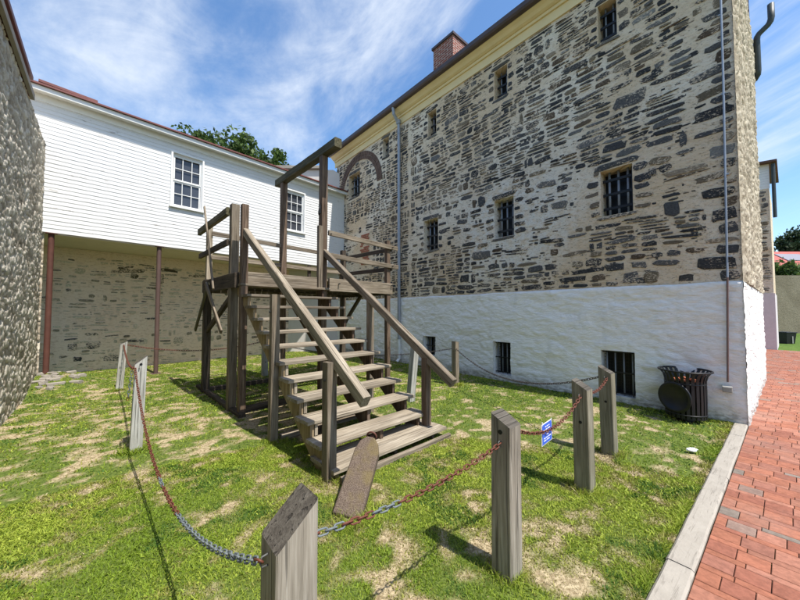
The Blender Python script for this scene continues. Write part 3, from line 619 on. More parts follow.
mb = MB(); mb.box(MW(.19, .50, .085), (.10, .07, .085), D1, .006); mb.box(MW(.19, .50, .125), (.085, .012, .07), D1, .003); mb.build('junction_box', M['box_grey'], bld)
# rear corner drain
gp = MB(); gq = lambda a, z, o: GW(a, z, o)
gp.tube([gq(GL + .05, 8.95, .33), gq(GL + .05, 8.62, .33), gq(GL + .05, 8.53, .31), gq(GL + .05, 8.47, .27), gq(GL + .05, 8.36, .13), gq(GL + .05, 8.30, .095), gq(GL + .05, 8.22, .085), gq(GL + .05, 7.45, .085), gq(GL + .07, 7.37, .075), gq(GL + .12, 7.31, .03), gq(GL + .2, 7.28, -.1)], .06, 14); gp.build('corner_drain', M['green_pipe'], bld, True)
# chimney, a sub-part of the roof
ch = []; s0_, s1_, o0, o1 = 5.46, 6.22, -.30, -1.35; zt = 9.52
def quadbox(fr, s0, s1, o0, o1, z0, z1, V, F, WZ):
    b = len(V); cs = [(s0, o0), (s1, o0), (s1, o1), (s0, o1)]; u = 0
    for i in range(4):
        (a, c), (e, f) = cs[i], cs[(i + 1) % 4]; l = math.hypot(e - a, f - c); k = len(V)
        for (x, y, z, uu) in ((a, c, z0, u), (e, f, z0, u + l), (e, f, z1, u + l), (a, c, z1, u)): V.append(fr(x, z, y)); WZ.append((uu, z, 0))
        F.append((k, k + 1, k + 2, k + 3)); u += l
    k = len(V)
    for z in (z0, z1):
        for (x, y) in cs: V.append(fr(x, z, y)); WZ.append((x, y, 0))
    F.append((k, k + 3, k + 2, k + 1)); F.append((k + 4, k + 5, k + 6, k + 7))
V = []; Fq = []; WZ = []; quadbox(MW, s0_, s1_, o0, o1, 8.12, zt, V, Fq, WZ)
np_mesh('chimney', np.array(V), np.array(Fq), M['brick'], roof, {'wz': np.array(WZ)})
cp = MB(); cp.prism([MW(s0_ - .04, zt + .002, o0 + .04), MW(s1_ + .04, zt + .002, o0 + .04), MW(s1_ + .04, zt + .002, o1 - .04), MW(s0_ - .04, zt + .002, o1 - .04)], (0, 0, .07)); cp.build('chimney_cap', M['gutter'], roof)
# ================================================================== FAR WING along the path
wg = thing('stone_wing', 'distant narrow stone and whitewash wing end beside the brick path', 'building', tuple(PW(14.2, 0, 0)))
fw = lambda s, z, o=0.: np.array([*(C + D2 * 14.2 + D1 * s + (-D2) * o), z])
wall_panel('wall', fw, 0, 4, 2.4, 6.9, [], .1, M['mortar'], wg, 0, 3.2); wall_panel('whitewashed_base', fw, -.03, 4, -.1, 2.4, [], .1, plain('pinkish_whitewash', (.62, .55, .55), .9), wg, .02, 3.25)
stone_mesh('rubble_stonework', fw, scatter_stones(0, 3, 2.45, 6.85, [], 21, band=(.2, .3)), M['stones'], wg, 4, .02)
sd_ = MB(); z = 6.9
while z < 7.9: sd_.beam(fw(-.02, z + .055, .01), fw(4, z + .055, .01), .03, .105, .002); z += .11
sd_.build('white_siding', M['white_trim'], wg)
r_ = MB(); r_.prism([fw(-.25, 7.93, .3), fw(4, 8.3, .3), fw(4, 8.3, -3.3), fw(-.25, 7.93, -3.3)], (0, 0, .08)); r_.build('roof', M['roof_brown'], wg)
d_ = MB(); d_.tube([fw(-.13, 7.9, .1), fw(-.13, 5.6, .1)], .06, 8); d_.build('downpipe', M['green_pipe'], wg)
# ================================================================== WHITE BUILDING ON STEEL POSTS
wb_ = thing('clapboard_building', 'white clapboard upper storey overhanging a rubble ground floor wall', 'building', (W0[0], W0[1], 0))
A = np.array([[WD[0], -D1[0]], [WD[1], -D1[1]]]); ue, _ = np.linalg.solve(A, C - W0); UE = float(ue) - .01; U0 = -3.2; ZB, ZE = 3.32, 6.27
wins = [(.235, .885, 4.47, 5.84), (3.47, 4.12, 4.44, 5.77)]
V = []; Fq = []; WZ = []; z = ZB; bh = .089; rw = random.Random(9)
while z < ZE - .16:
    z2 = min(z + bh, ZE - .16); segs = [(U0, UE)]
    for (a, b, c, d) in wins:
        if z2 > c - .05 and z < d + .05:
            ns_ = []
            for (p, q) in segs:
                if a > p and b < q: ns_ += [(p, a - .05), (b + .05, q)]
                else: ns_.append((p, q))
            segs = ns_
    for (p, q) in segs:
        cuts = [p]; x = p + rw.uniform(1, 4)
        while x < q - .4: cuts.append(x); x += rw.uniform(2.4, 4.2)
        cuts.append(q)
        for a, b in zip(cuts[:-1], cuts[1:]):
            n_ = max(2, int((b - a) / .35)); jz = rw.uniform(-.002, .002)
            for i in range(n_):
                u1, u2 = a + (b - a) * i / n_ + (.0015 if i == 0 else 0), a + (b - a) * (i + 1) / n_
                w1, w2 = [.003 * math.sin(u * 5 + z * 31) for u in (u1, u2)]; k = len(V)
                for (u, zz1, o) in ((u1, z + jz, .0 - .006), (u2, z + jz, -.006), (u2, z + jz, .0115 + w2 * .4), (u1, z + jz, .0115 + w1 * .4), (u2, z2 + .012, .0022), (u1, z2 + .012, .0022)): V.append(WW(u, zz1, o)); WZ.append((u, zz1, 0))
                Fq.append((k, k + 1, k + 2, k + 3)); Fq.append((k + 3, k + 2, k + 4, k + 5))
    z = z2
np_mesh('clapboard_siding', np.array(V), np.array(Fq), M['clap'], wb_, {'wz': np.array(WZ)})
wall_panel('wall', WW, U0, UE, ZB + .01, ZE + .05, wins, .16, M['clap'], wb_, -.008, .2)
fz = MB(); fz.beam(WW(U0, ZE - .08, .012), WW(UE, ZE - .08, .012), .03, .158, .003); fz.build('frieze_board', M['white_trim'], wb_)
sf = MB(); sf.prism([WW(U0, ZE, -.1), WW(UE + .0, ZE, -.1), WW(UE, ZE, .22), WW(U0, ZE, .22)], (0, 0, .02)); sf.prism([WW(U0, ZE - .03, .222), WW(UE, ZE - .03, .222), WW(UE, ZE - .03, .245), WW(U0, ZE - .03, .245)], (0, 0, .10)); sf.build('eave', M['white_trim'], wb_)
rr = MB(); rr.prism([WW(U0, ZE + .075, .27), WW(UE, ZE + .075, .27), WW(UE, ZE + .42, -3.2), WW(U0, ZE + .42, -3.2)], (0, 0, .035)); rfo = rr.build('roof', M['roof_brown'], wb_)
re = MB(); re.beam(WW(U0, ZE + .092, .285), WW(UE, ZE + .092, .285), .022, .04, .004); re.build('roof_edge', M['roof_red'], rfo)
rc = MB(); rc.beam(WW(-2.2, ZE + .155, .26), WW(-1.30, ZE + .135, .26), .06, .06, .006); rc.build('roof_flashing', M['roof_red'], rfo)
bw = MB(); bw.prism([WW(U0, ZE + .05, -3.2), WW(UE, ZE + .05, -3.2), WW(UE, ZB, -3.2), WW(U0, ZB, -3.2)], np.array([WN[0], WN[1], 0]) * .1); bw.prism([WW(U0, ZB, -3.1), WW(U0, ZB, -.21), WW(U0, ZE, -.21), WW(U0, ZE, -3.1)], np.array([WD[0], WD[1], 0]) * .1); bw.build('rear_wall', M['clap'], wb_)
fl_ = MB(); fl_.prism([WW(U0, ZB - .03, -3.1), WW(UE, ZB - .03, -3.1), WW(UE, ZB - .03, -.03), WW(U0, ZB - .03, -.03)], (0, 0, .035))
fl_.build('floor_boards', plain('tan_bounce_soffit', (.66, .56, .46), .8), wb_)  # unseen underside, pale tan chosen to bounce light onto the wall below
def sash(a, b, c, d):
    w = MB(); w.add([WW(a, c, -.075), WW(b, c, -.075), WW(b, d, -.075), WW(a, d, -.075)], [(0, 1, 2, 3)]); wo_ = w.build('window', M['glass'], wb_)
    f = MB(); t = .045
    for (u1, z1, u2, z2) in ((a - t, c - .02, a - t, d + .045), (b + t, c - .02, b + t, d + .045)): f.beam(WW(u1 + (.0 if u1 < a else 0), z1, .012), WW(u2, z2, .012), .045, .085, .003, up=(WN[0], WN[1], 0))
    f.beam(WW(a - .075, d + .068, .02), WW(b + .075, d + .068, .02), .055, .045, .003); f.beam(WW(a - .09, c - .045, .03), WW(b + .09, c - .045, .03), .09, .04, .003); f.build('window_frame', M['white_trim'], wo_)
    s = MB(); mz = (c + d) / 2
    for (z1, z2, o) in ((mz, d, -.035), (c, mz, -.055)):
        for z in (z1 + .02, z2 - .02): s.beam(WW(a, z, o), WW(b, z, o), .03, .045, .002)
        for u in (a + .02, b - .02): s.beam(WW(u, z1 + .04, o), WW(u, z2 - .04, o), .04, .03, .002, up=(WD[0], WD[1], 0))
        for i in (1, 2): u = a + (b - a) * i / 3; s.beam(WW(u, z1 + .04, o), WW(u, z2 - .04, o), .018, .018, .001)
        z = (z1 + z2) / 2; s.beam(WW(a + .03, z, o + .003), WW(b - .03, z, o + .003), .018, .018, .001)
    s.build('sash', M['white_trim'], wo_)
for wdw in wins: sash(*wdw)
RC = 1.88; lwf = lambda s, z, o=0.: WW(s, z, o - RC)
wall_panel('ground_floor_wall', lwf, -3.1, UE + 1.2, -.2, ZB - .035, [], .1, M['mortar_pale'], wb_, 0, .4)
pal2 = [((.42, .37, .28), 6), ((.30, .26, .19), 4), ((.14, .12, .09), 2), ((.52, .46, .36), 5), ((.08, .08, .08), 1)]
lst = scatter_stones(-3.0, UE + 1.1, -.1, 3.1, [], 31, band=(.14, .26), drop=.42, shrink=.9, big=.8)
dk_ = [(-1.52, .78, .10, .09), (-1.12, .80, .16, .12), (-.72, .40, .22, .10), (-.2, .85, .22, .045), (-1.42, .45, .09, .07), (-.30, 2.75, .10, .08), (-.35, 2.9, .35, .06), (.35, 2.7, .07, .16), (-.55, 2.95, .12, .05), (.5, 3.0, .3, .05), (1.35, 2.9, .3, .06)]
stone_mesh('plastered_stonework', lwf, lst + [(a + .05, b - .1, c, d, (.045, .047, .05) if b < 2 else (.075, .062, .04)) for a, b, c, d in dk_], M['stones_pale'], wb_, 8, .014, pal2)
# steel posts under the overhang
for i, (u, zb, m, lab) in enumerate(((-1.93, .18, 'steel_rust', 'rust red steel post at the corner of the rough stone wall'), (-.02, 0, 'steel_brown', 'purple brown steel post standing mid lawn edge under the white overhang'))):
    p = WW(u, zb, .0); pt = thing('steel_post', lab, 'post', tuple(p), 'steel posts under the white building')
    b = MB(); b.tube([WW(u, zb, -.055), WW(u, ZB - .03, -.055)], .05, 14); shade_auto(b.build('shaft', M[m], pt))
    b = MB(); b.box(WW(u, zb + .012, -.055), (.2, .2, .02), WD, .003); b.build('base_plate', M[m], pt); b = MB(); b.box(WW(u, ZB - .020, -.055), (.18, .18, .016), WD, .002); b.build('top_plate', M[m], pt)
# ================================================================== LEFT STONE BUILDING
lb = thing('rough_stone_building', 'rough cream rubble wall of a building with red roof edge at left', 'building', (L0[0], L0[1], 0))
LE = 2.98
relief_sheet('rubble_wall', LW, -5.5, LE, -.1, 5.22, .021, rubble_fn(7.0, 11, .021, 15, lambda S, Z: np.clip((LE - S) / .06, .1, 1), 4.5, 1.9), M['rubble_left'], lb)
relief_sheet('rubble_wall_return', lambda s, z, o=0.: np.array([*(L0 + LD * (LE + o) - LN * s), z]), -.04, 1.9, -.1, 5.22, .03, rubble_fn(8, 11, .04, 16), M['rubble_left'], lb)
bx = MB(); bx.prism([LW(-9, -.2, -.02), LW(LE - .02, -.2, -.02), LW(LE - .02, 5.2, -.02), LW(-9, 5.2, -.02)], np.array([-LN[0], -LN[1], 0]) * 4); bx.build('wall_core', M['rubble_left'], lb)
fb = MB(); fb.beam(LW(-9, 5.27, .05), LW(.95, 5.27, .05), .05, .10, .004); fb.build('fascia', M['coping'], lb)
bd = MB(); bd.prism([LW(-9, 5.322, .04), LW(1.15, 5.322, .04), LW(1.15, 5.70, -.05), LW(-9, 5.70, -.05)], np.array([-LN[0], -LN[1], 0]) * 3.5); rfl = bd.build('roof', plain('brick_red_roof_side', (.20, .075, .06), .9, .1, 0, .35, 9, .4), lb)
ed = MB(); ed.beam(LW(-9, 5.72, -.02), LW(1.22, 5.72, -.02), .07, .07, .006); ed.build('roof_edge', M['roof_red'], rfl)
# stucco building behind
sb = thing('stucco_building', 'pale pinkish stucco block with grey coping behind the clapboard roof', 'building', (-4.5, 13.0, 0))
b = MB(); b.prism([(-8.2, 13.0, -.1), (-2.42, 13.0, -.1), (-2.42, 13.0, 6.9), (-2.5, 13.0, 7.3), (-2.75, 13.0, 7.46), (-8.2, 13.0, 7.46)], (0, 3, 0)); b.build('wall', M['stucco'], sb)
b = MB(); b.box((-5.6, 12.97, 7.54), (5.2, .16, .14), (1, 0), .02); b.build('coping', M['coping'], sb)
# ================================================================== FAR YARD WALL, HOUSE, BIN
yw = MB(); yw.box((38, 24.8, 2.15), (24, .6, 4.5), (1, 0), .02)
ob = yw.build('yard_wall', M['mortar_grey'], None, origin=(38, 24.8, 0)); a = ob.data.attributes.new('wz', 'FLOAT_VECTOR', 'POINT'); a.data.foreach_set('vector', np.array([(v.co.x, v.co.z, 0) for v in ob.data.vertices], np.float32).ravel())
setp(ob, 'long high olive grey stone yard wall behind the far grass', 'wall')
hs = thing('red_roofed_house', 'house with salmon red roof showing above the far yard wall', 'house', (52, 42, 0))
b = MB(); b.box((56, 44, 3.6), (20, 7, 7.4), (1, 0), .02); b.build('wall', M['housewall'], hs); b = MB()
b.prism([(45, 40, 7.3), (67, 40, 7.3), (64, 44, 9.8), (46.5, 44, 9.8)], (0, 0, .15)); b.prism([(46.5, 44, 9.8), (64, 44, 9.8), (67, 48, 7.3), (45, 48, 7.3)], (0, 0, .15)); ro = b.build('roof', M['salmon'], hs)
b = MB(); b.prism([(50.2, 41.2, 8.25), (54.5, 41.2, 8.25), (53.8, 43.0, 9.36), (50.6, 43.0, 9.36)], (0, 0, .08)); b.build('roof_panel', plain('grey_roof_panel', (.25, .24, .27), .5), ro)
bn = thing('black_bin', 'small square black bin on far grass beside the brick paving', 'bin', (19.95, 16.6, 0)); b = MB()
for (z0, z1, w0, w1) in ((-.02, .52, .40, .50),):
    for i in range(4): pass
    q = [(-1, -1), (1, -1), (1, 1), (-1, 1)]; V = [(19.95 + x * w0 / 2, 16.6 + y * w0 / 2, z0) for x, y in q] + [(19.95 + x * w1 / 2, 16.6 + y * w1 / 2, z1) for x, y in q]; b.add(V, [(3, 2, 1, 0), (4, 5, 6, 7), (0, 1, 5, 4), (1, 2, 6, 5), (2, 3, 7, 6), (3, 0, 4, 7)])
b.build('body', M['iron'], bn); b = MB(); b.box((19.95, 16.6, .55), (.54, .54, .05), (1, 0), .01); b.build('lid', M['iron'], bn); b = MB(); b.box((20.0, 16.36, .18), (.04, .02, .36), (1, 0), .003); b.build('leg', M['box_grey'], bn)
# ------------------------------------------------------------------ trees
def crown(name, c, rad, n, size, parent, seed, cols, clumps=26):
    rg = np.random.default_rng(seed); k = clumps; u = rg.normal(size=(k, 3)); u /= np.linalg.norm(u, axis=1)[:, None]; cc = np.array(c) + u * np.array(rad) * rg.uniform(.35, 1.0, k)[:, None] * .8
    cr = rg.uniform(.22, .42, k) * min(rad); i = rg.integers(0, k, n); v = rg.normal(size=(n, 3)); v /= np.linalg.norm(v, axis=1)[:, None]; p = cc[i] + v * (cr[i] * rg.uniform(.55, 1.1, n))[:, None]
    a = rg.normal(size=(n, 3)); a /= np.linalg.norm(a, axis=1)[:, None]; b = np.cross(a, rg.normal(size=(n, 3))); b /= np.linalg.norm(b, axis=1)[:, None]; s = size * rg.uniform(.6, 1.4, n)[:, None]
    V = np.stack([p - a * s, p + b * s * .55, p + a * s, p - b * s * .55], 1).reshape(-1, 3); F = np.arange(4 * n).reshape(n, 4)
    far_ = rg.random(n) < .16; p[far_] = (np.array(c) + v * np.array(rad) * rg.uniform(.55, 1.02, n)[:, None])[far_]; V = np.stack([p - a * s, p + b * s * .55, p + a * s, p - b * s * .55], 1).reshape(-1, 3); cl_ = np.array(cols)[rg.integers(0, len(cols), n)] * (rg.uniform(.75, 1.25, k)[i])[:, None]
    return np_mesh(name, V, F, M['leaf'], parent, {'sc': np.repeat(cl_, 4, 0)})
GR = [(.055, .095, .022), (.085, .135, .032), (.12, .18, .045), (.04, .07, .02)]
DK = [(.018, .035, .016), (.03, .05, .02), (.04, .065, .028)]
def tree(x, y, ztop, rad, lab, seed, n=7000, size=.16, cols=GR, name='tree', low=None):
    t_ = thing(name, lab, 'tree', (x, y, 0), 'trees behind the buildings'); zc = ztop - rad[2]; r0 = max(.12, rad[0] * .09)
    m = MB(); m.tube([(x, y, -.1), (x + .1, y, zc * .5), (x, y + .1, zc), (x + .1, y, zc + rad[2] * .2)], [r0 * 1.3, r0, r0 * .7, r0 * .25], 10)
    rg = random.Random(seed)
    for i in range(7):
        a = rg.uniform(0, 6.28); z0 = zc - rad[2] * rg.uniform(-.2, .7); m.tube([(x, y, z0), (x + math.cos(a) * rad[0] * .4, y + math.sin(a) * rad[1] * .4, z0 + rad[2] * .25), (x + math.cos(a) * rad[0] * .75, y + math.sin(a) * rad[1] * .75, z0 + rad[2] * .35)], [r0 * .5, r0 * .3, r0 * .1], 6)
    m.build('trunk', M['bark'], t_, smooth=True); crown('crown', (x, y, zc), rad, n, size, t_, seed, cols)
    return t_
tree(-12.3, 23.5, 15.5, (2.0, 2.0, 3.6), 'largest bushy green tree above the clapboard roof', 1, 9000, .17)
tree(-14.6, 24.2, 15.9, (1.4, 1.5, 2.9), 'bushy tree just left of the largest tree above the clapboard roof', 2, 6000, .16)
tree(-16.9, 24.5, 16.2, (1.7, 1.5, 2.9), 'low leafy treetop furthest left above the clapboard roof', 3, 6000, .15)
tree(-10.5, 24.0, 14.3, (.9, 1.0, 2.3), 'thin pointed treetop right of the largest tree above the roof', 4, 3000, .14)
tree(-9.2, 24.0, 14.1, (.9, .9, 2.2), 'small double topped treetop next to the grey coping', 5, 3000, .14)
tree(33.6, 28.0, 6.4, (2.4, 1.6, 2.3), 'green shrubby tree showing just above the far yard wall', 6, 5000, .15, name='shrubby_tree')
tree(58.5, 46, 14.3, (3.6, 3, 3.2), 'dark conifer like tree above the salmon red roof at the right edge', 7, 5000, .25, DK, name='dark_tree')
# ================================================================== GALLOWS PLATFORM WITH STAIRS
O = np.array([-.68, 3.13]); E1 = np.array([-.694, .72]); E2 = np.array([.72, .694])
def T(a, b, z): q = O + E1 * a + E2 * b; return np.array([q[0], q[1], z])
gal = thing('gallows_platform', 'weathered timber gallows platform with staircase and overhead beam on the lawn', 'gallows', (O[0], O[1], 0))
def bm(name, p, q, w, h, m, ch=.006, seg=4, wob=.002, parent=gal, up=(0, 0, 1), r=None):
    return MB().beam(p, q, w, h, ch, seg, wob, up, r).build(name, M[m], parent)
vert = lambda a, b, z0, z1, w, m, name='post', lean=(0, 0), h=None: bm(name, T(a, b, z0), T(a + lean[0], b + lean[1], z1), w, h or w, m, up=(E1[0], E1[1], 0))
DZ = 2.24
# tall posts
vert(3.0, .0, -.05, 3.39, .125, 'wood_grey'); vert(2.60, .03, -.05, 3.30, .10, 'wood_brown')
vert(4.64, .0, -.05, 2.25, .13, 'wood_dark'); vert(4.66, .02, 2.26, 3.38, .10, 'wood_pale')
vert(2.72, 1.50, -.05, 4.62, .125, 'wood_brown'); vert(4.62, 1.55, -.05, 4.66, .13, 'wood_brown')
vert(2.62, 1.38, DZ - .2, 3.22, .085, 'wood_grey')
vert(2.70, 3.15, -.05, 3.22, .10, 'wood_brown'); vert(4.64, 3.25, -.05, 3.28, .12, 'wood_dark')
vert(4.66, 2.25, DZ, 2.78, .07, 'wood_dark')
# overhead beam
bm('gallows_beam', T(4.98, 1.56, 4.76), T(2.20, 1.49, 4.70), .15, .17, 'wood_moss', .012, 8, .004)
bkt = MB(); bkt.box(T(2.72, 1.43, 3.58), (.05, .03, .18), E1, .004); bkt.tube([T(2.70, 1.41, 3.62), T(2.66, 1.38, 3.56), T(2.68, 1.38, 3.48), T(2.72, 1.41, 3.46)], .012, 8); bkt.build('lever_bracket', M['iron'], gal)
# deck
dk = MB(); b_ = -.02
while b_ < 3.18: w_ = min(random.uniform(.13, .15), 3.24 - b_); dk.beam(T(2.74, b_ + w_ / 2, DZ - .02), T(4.66, b_ + w_ / 2, DZ - .02), w_ - .008, .035, .004, 2, .001); b_ += w_
dk.build('deck', M['wood_grey'], gal)
bm('rim_beam', T(2.655, .10, DZ - .09), T(2.655, 1.40, DZ - .09), .045, .19, 'wood_grey'); bm('rim_beam', T(2.655, 1.60, DZ - .115), T(2.655, 3.24, DZ - .115), .05, .25, 'wood_grey')
bm('rim_beam', T(2.7, -.04, DZ - .13), T(4.75, -.04, DZ - .13), .06, .24, 'wood_dark'); bm('rim_beam', T(2.7, 3.24, DZ - .13), T(4.75, 3.24, DZ - .13), .06, .24, 'wood_dark'); bm('rim_beam', T(4.73, 0, DZ - .13), T(4.73, 3.24, DZ - .13), .06, .24, 'wood_grey')
bm('joist', T(3.3, .0, DZ - .14), T(3.3, 3.2, DZ - .14), .08, .16, 'wood_dark'); bm('joist', T(4.0, .0, DZ - .14), T(4.0, 3.2, DZ - .14), .08, .16, 'wood_dark')
# rails round the platform
bm('rail', T(3.02, -.09, 3.27), T(5.0, -.09, 3.27), .07, .13, 'wood_moss', .01); bm('rail', T(3.05, -.08, 2.76), T(4.95, -.08, 2.76), .05, .10, 'wood_dark')
bm('rail', T(2.62, 1.56, 3.12), T(2.62, 3.38, 3.06), .045, .095, 'wood_grey'); bm('rail', T(2.62, 1.60, 2.68), T(2.62, 3.40, 2.63), .045, .095, 'wood_grey')
bm('rail', T(2.62, 3.21, 3.03), T(4.70, 3.21, 3.05), .04, .09, 'wood_dark'); bm('rail', T(2.62, 3.21, 2.58), T(4.70, 3.21, 2.62), .04, .09, 'wood_dark')
bm('rail', T(4.60, .05, 3.20), T(4.60, 3.3, 3.10), .04, .09, 'wood_grey'); bm('rail', T(4.60, .05, 2.72), T(4.60, 3.3, 2.66), .04, .09, 'wood_grey')
# braces
bm('brace', T(4.15, -.10, 2.14), T(5.12, -.10, 1.22), .035, .08, 'wood_moss'); bm('brace', T(4.20, -.13, 2.14), T(3.14, -.13, 1.27), .035, .08, 'wood_grey')
bm('lever', T(4.40, -.14, 3.66), T(3.55, -.16, 2.0), .03, .05, 'wood_grey'); bm('brace', T(3.1, .0, 1.85), T(4.60, .0, 1.22), .06, .09, 'wood_dark')
bm('brace', T(4.6, 3.22, 1.2), T(3.75, 3.22, 2.05), .06, .09, 'wood_dark')
# ground sills
bm('sill', T(2.45, 0, .025), T(5.2, -.0, .03), .10, .07, 'wood_dark', .012, 8, .004); bm('sill', T(2.75, .06, .04), T(2.75, 3.2, .04), .12, .09, 'wood_dark', .012, 6, .004); bm('sill', T(4.65, .06, .04), T(4.65, 3.2, .04), .12, .09, 'wood_dark', .012, 6, .004)
bm('sill', T(1.25, .06, .035), T(1.25, 1.45, .035), .10, .07, 'wood_grey', .01); bm('sill', T(.6, .2, .03), T(2.2, 1.3, .035), .08, .05, 'wood_dark', .01)
bm('sill', T(-.17, .02, .03), T(-.17, 1.66, .015), .045, .075, 'wood_grey', .008)
# stringers (sawtooth), treads, risers
RISE, RUN = .1773, .243; ZT1 = .10
def front(k): return -.13 + RUN * k
for b_ in (.035, .80, 1.44):
    for k in range(11):
        pass
    P = []
    for k in range(12):
        zk = ZT1 + RISE * k - .042; P.append((front(k) + .045, zk)); P.append((front(k) + .045 + RUN, zk))
    top_a = P[-1][0]; P = [(front(0) + .045, -.02)] + P
    P += [(top_a, P[-1][1] - .12), (2.45, 1.64), (front(0) + .38, -.02)]
    MB().prism([T(a, b_ - .022, z) for (a, z) in P], np.array([E2[0], E2[1], 0]) * .044).build('stringer', M['wood_yellow'] if b_ < .1 else M['wood_brown'], gal)
# sloping carriage board on the outside of the left stringer
for k in range(12):
    a = front(k); z = ZT1 + RISE * k + (.022 if k == 0 else 0); b0, b1 = (-.03, 1.57) if k else (-.02, 1.66); tw = .30 if k else .46; jb_ = random.uniform(-.012, .012)
    tr_ = MB(); n_ = 2
    for i in range(n_): w_ = tw / n_; tr_.beam(T(a + w_ * (i + .5), b0 + jb_ + random.uniform(-.006, .006), z - .021), T(a + w_ * (i + .5), b1 + jb_, z - .021 + random.uniform(-.004, .004)), w_ - .006, .040, .006, 5, .0015)
    tr_.build('tread', M['wood_pale'] if k < 9 else M['wood_grey'], gal)
# small blocks carrying the treads, visible at the left side
for k in range(1, 8):
    a = front(k) + .03; z = ZT1 + RISE * k - .045; bm('cleat', T(a + .02, .082, z - .125), T(a + .02, .082, z), .035, .03, 'wood_pale', .003, 1, 0)
# stair posts and handrails
vert(-.02, -.015, -.05, 1.12, .105, 'wood_grey'); vert(1.25, -.03, -.05, 1.82, .10, 'wood_grey', h=.09)
vert(.10, 1.52, -.05, 1.00, .095, 'wood_brown'); vert(1.32, 1.55, -.05, 1.86, .09, 'wood_grey')
def rail_pts(b, a0, z0, a1, z1, m): 
    return bm('handrail', T(a0, b, z0), T(a1, b, z1), .085, .115, m, .010, 10, .003)
rail_pts(.035, 2.56, 2.86, -.52, .83, 'wood_pale'); rail_pts(1.52, 2.86, 2.86, -.34, .73, 'wood_grey')
bl = MB()
for (a, b, z) in ((2.58, -.03, 2.2), (3.0, -.07, 3.3), (3.0, -.07, 2.78), (1.25, -.085, 1.6), (-.02, -.065, .95), (2.62, 1.60, 3.1), (2.60, 3.2, 3.06), (2.60, 3.2, 2.63), (2.62, 3.2, 2.2), (2.62, 1.8, 2.15)):
    bl.tube([T(a, b, z), T(a, b - .012, z) if b < .1 else T(a - .045, b, z)], .012, 8)
bl.build('bolts', M['iron'], gal)
# ================================================================== COUNTERWEIGHT leaning on the steps
wt = thing('iron_weight', 'pitted rusty iron weight slab leaning against the lowest stair treads', 'weight', (-.37, 2.55, 0))
p0, p1 = np.array([-.415, 2.56, -.01]), np.array([-.265, 2.99, .435]); ax = (p1 - p0) / np.linalg.norm(p1 - p0); L = np.linalg.norm(p1 - p0)
sdv = np.array([.97, -.02, 0]); sdv -= ax * (sdv @ ax); sdv /= np.linalg.norm(sdv); nrm = np.cross(ax, sdv); nrm = nrm if nrm[1] < 0 else -nrm
prof = [(-.118, 0), (.118, 0), (.112, L * .80), (.085, L * .92), (.035, L), (-.035, L), (-.085, L * .92), (-.108, L * .80)]
bw_ = MB(); V = []; F = []; k = len(prof)
for (sc_, o) in ((.93, -.055), (1.0, -.040), (1.0, .035), (.93, .05)):
    for (x, y) in prof: V.append(p0 + sdv * x * sc_ + ax * (L / 2 + (y - L / 2) * (1 - (1 - sc_) * .35)) + nrm * o)
F.append(tuple(range(k))[::-1]); F.append(tuple(range(3 * k, 4 * k)))
for r in range(3):
    for i in range(k): F.append((r * k + i, r * k + (i + 1) % k, (r + 1) * k + (i + 1) % k, (r + 1) * k + i))
bw_.add(V, F); bo = bw_.build('body', M['weight'], wt)
m_ = bo.modifiers.new('bevel', 'BEVEL'); m_.width = .008; m_.segments = 2; m_.limit_method = 'ANGLE'
rg_ = MB(); c0 = p1 + ax * .018 + nrm * .01; rg_.tube([c0 + .044 * (sdv * math.cos(t) + (ax * .55 + nrm * .8) * math.sin(t)) for t in np.linspace(0, 2 * math.pi, 17)], .0085, 8, False); rg_.build('lifting_ring', M['steel_rust'], wt, True)
lu = MB(); lu.beam(p1 - ax * .01, p1 + ax * .03, .03, .02, .004); lu.build('lug', M['steel_rust'], wt)
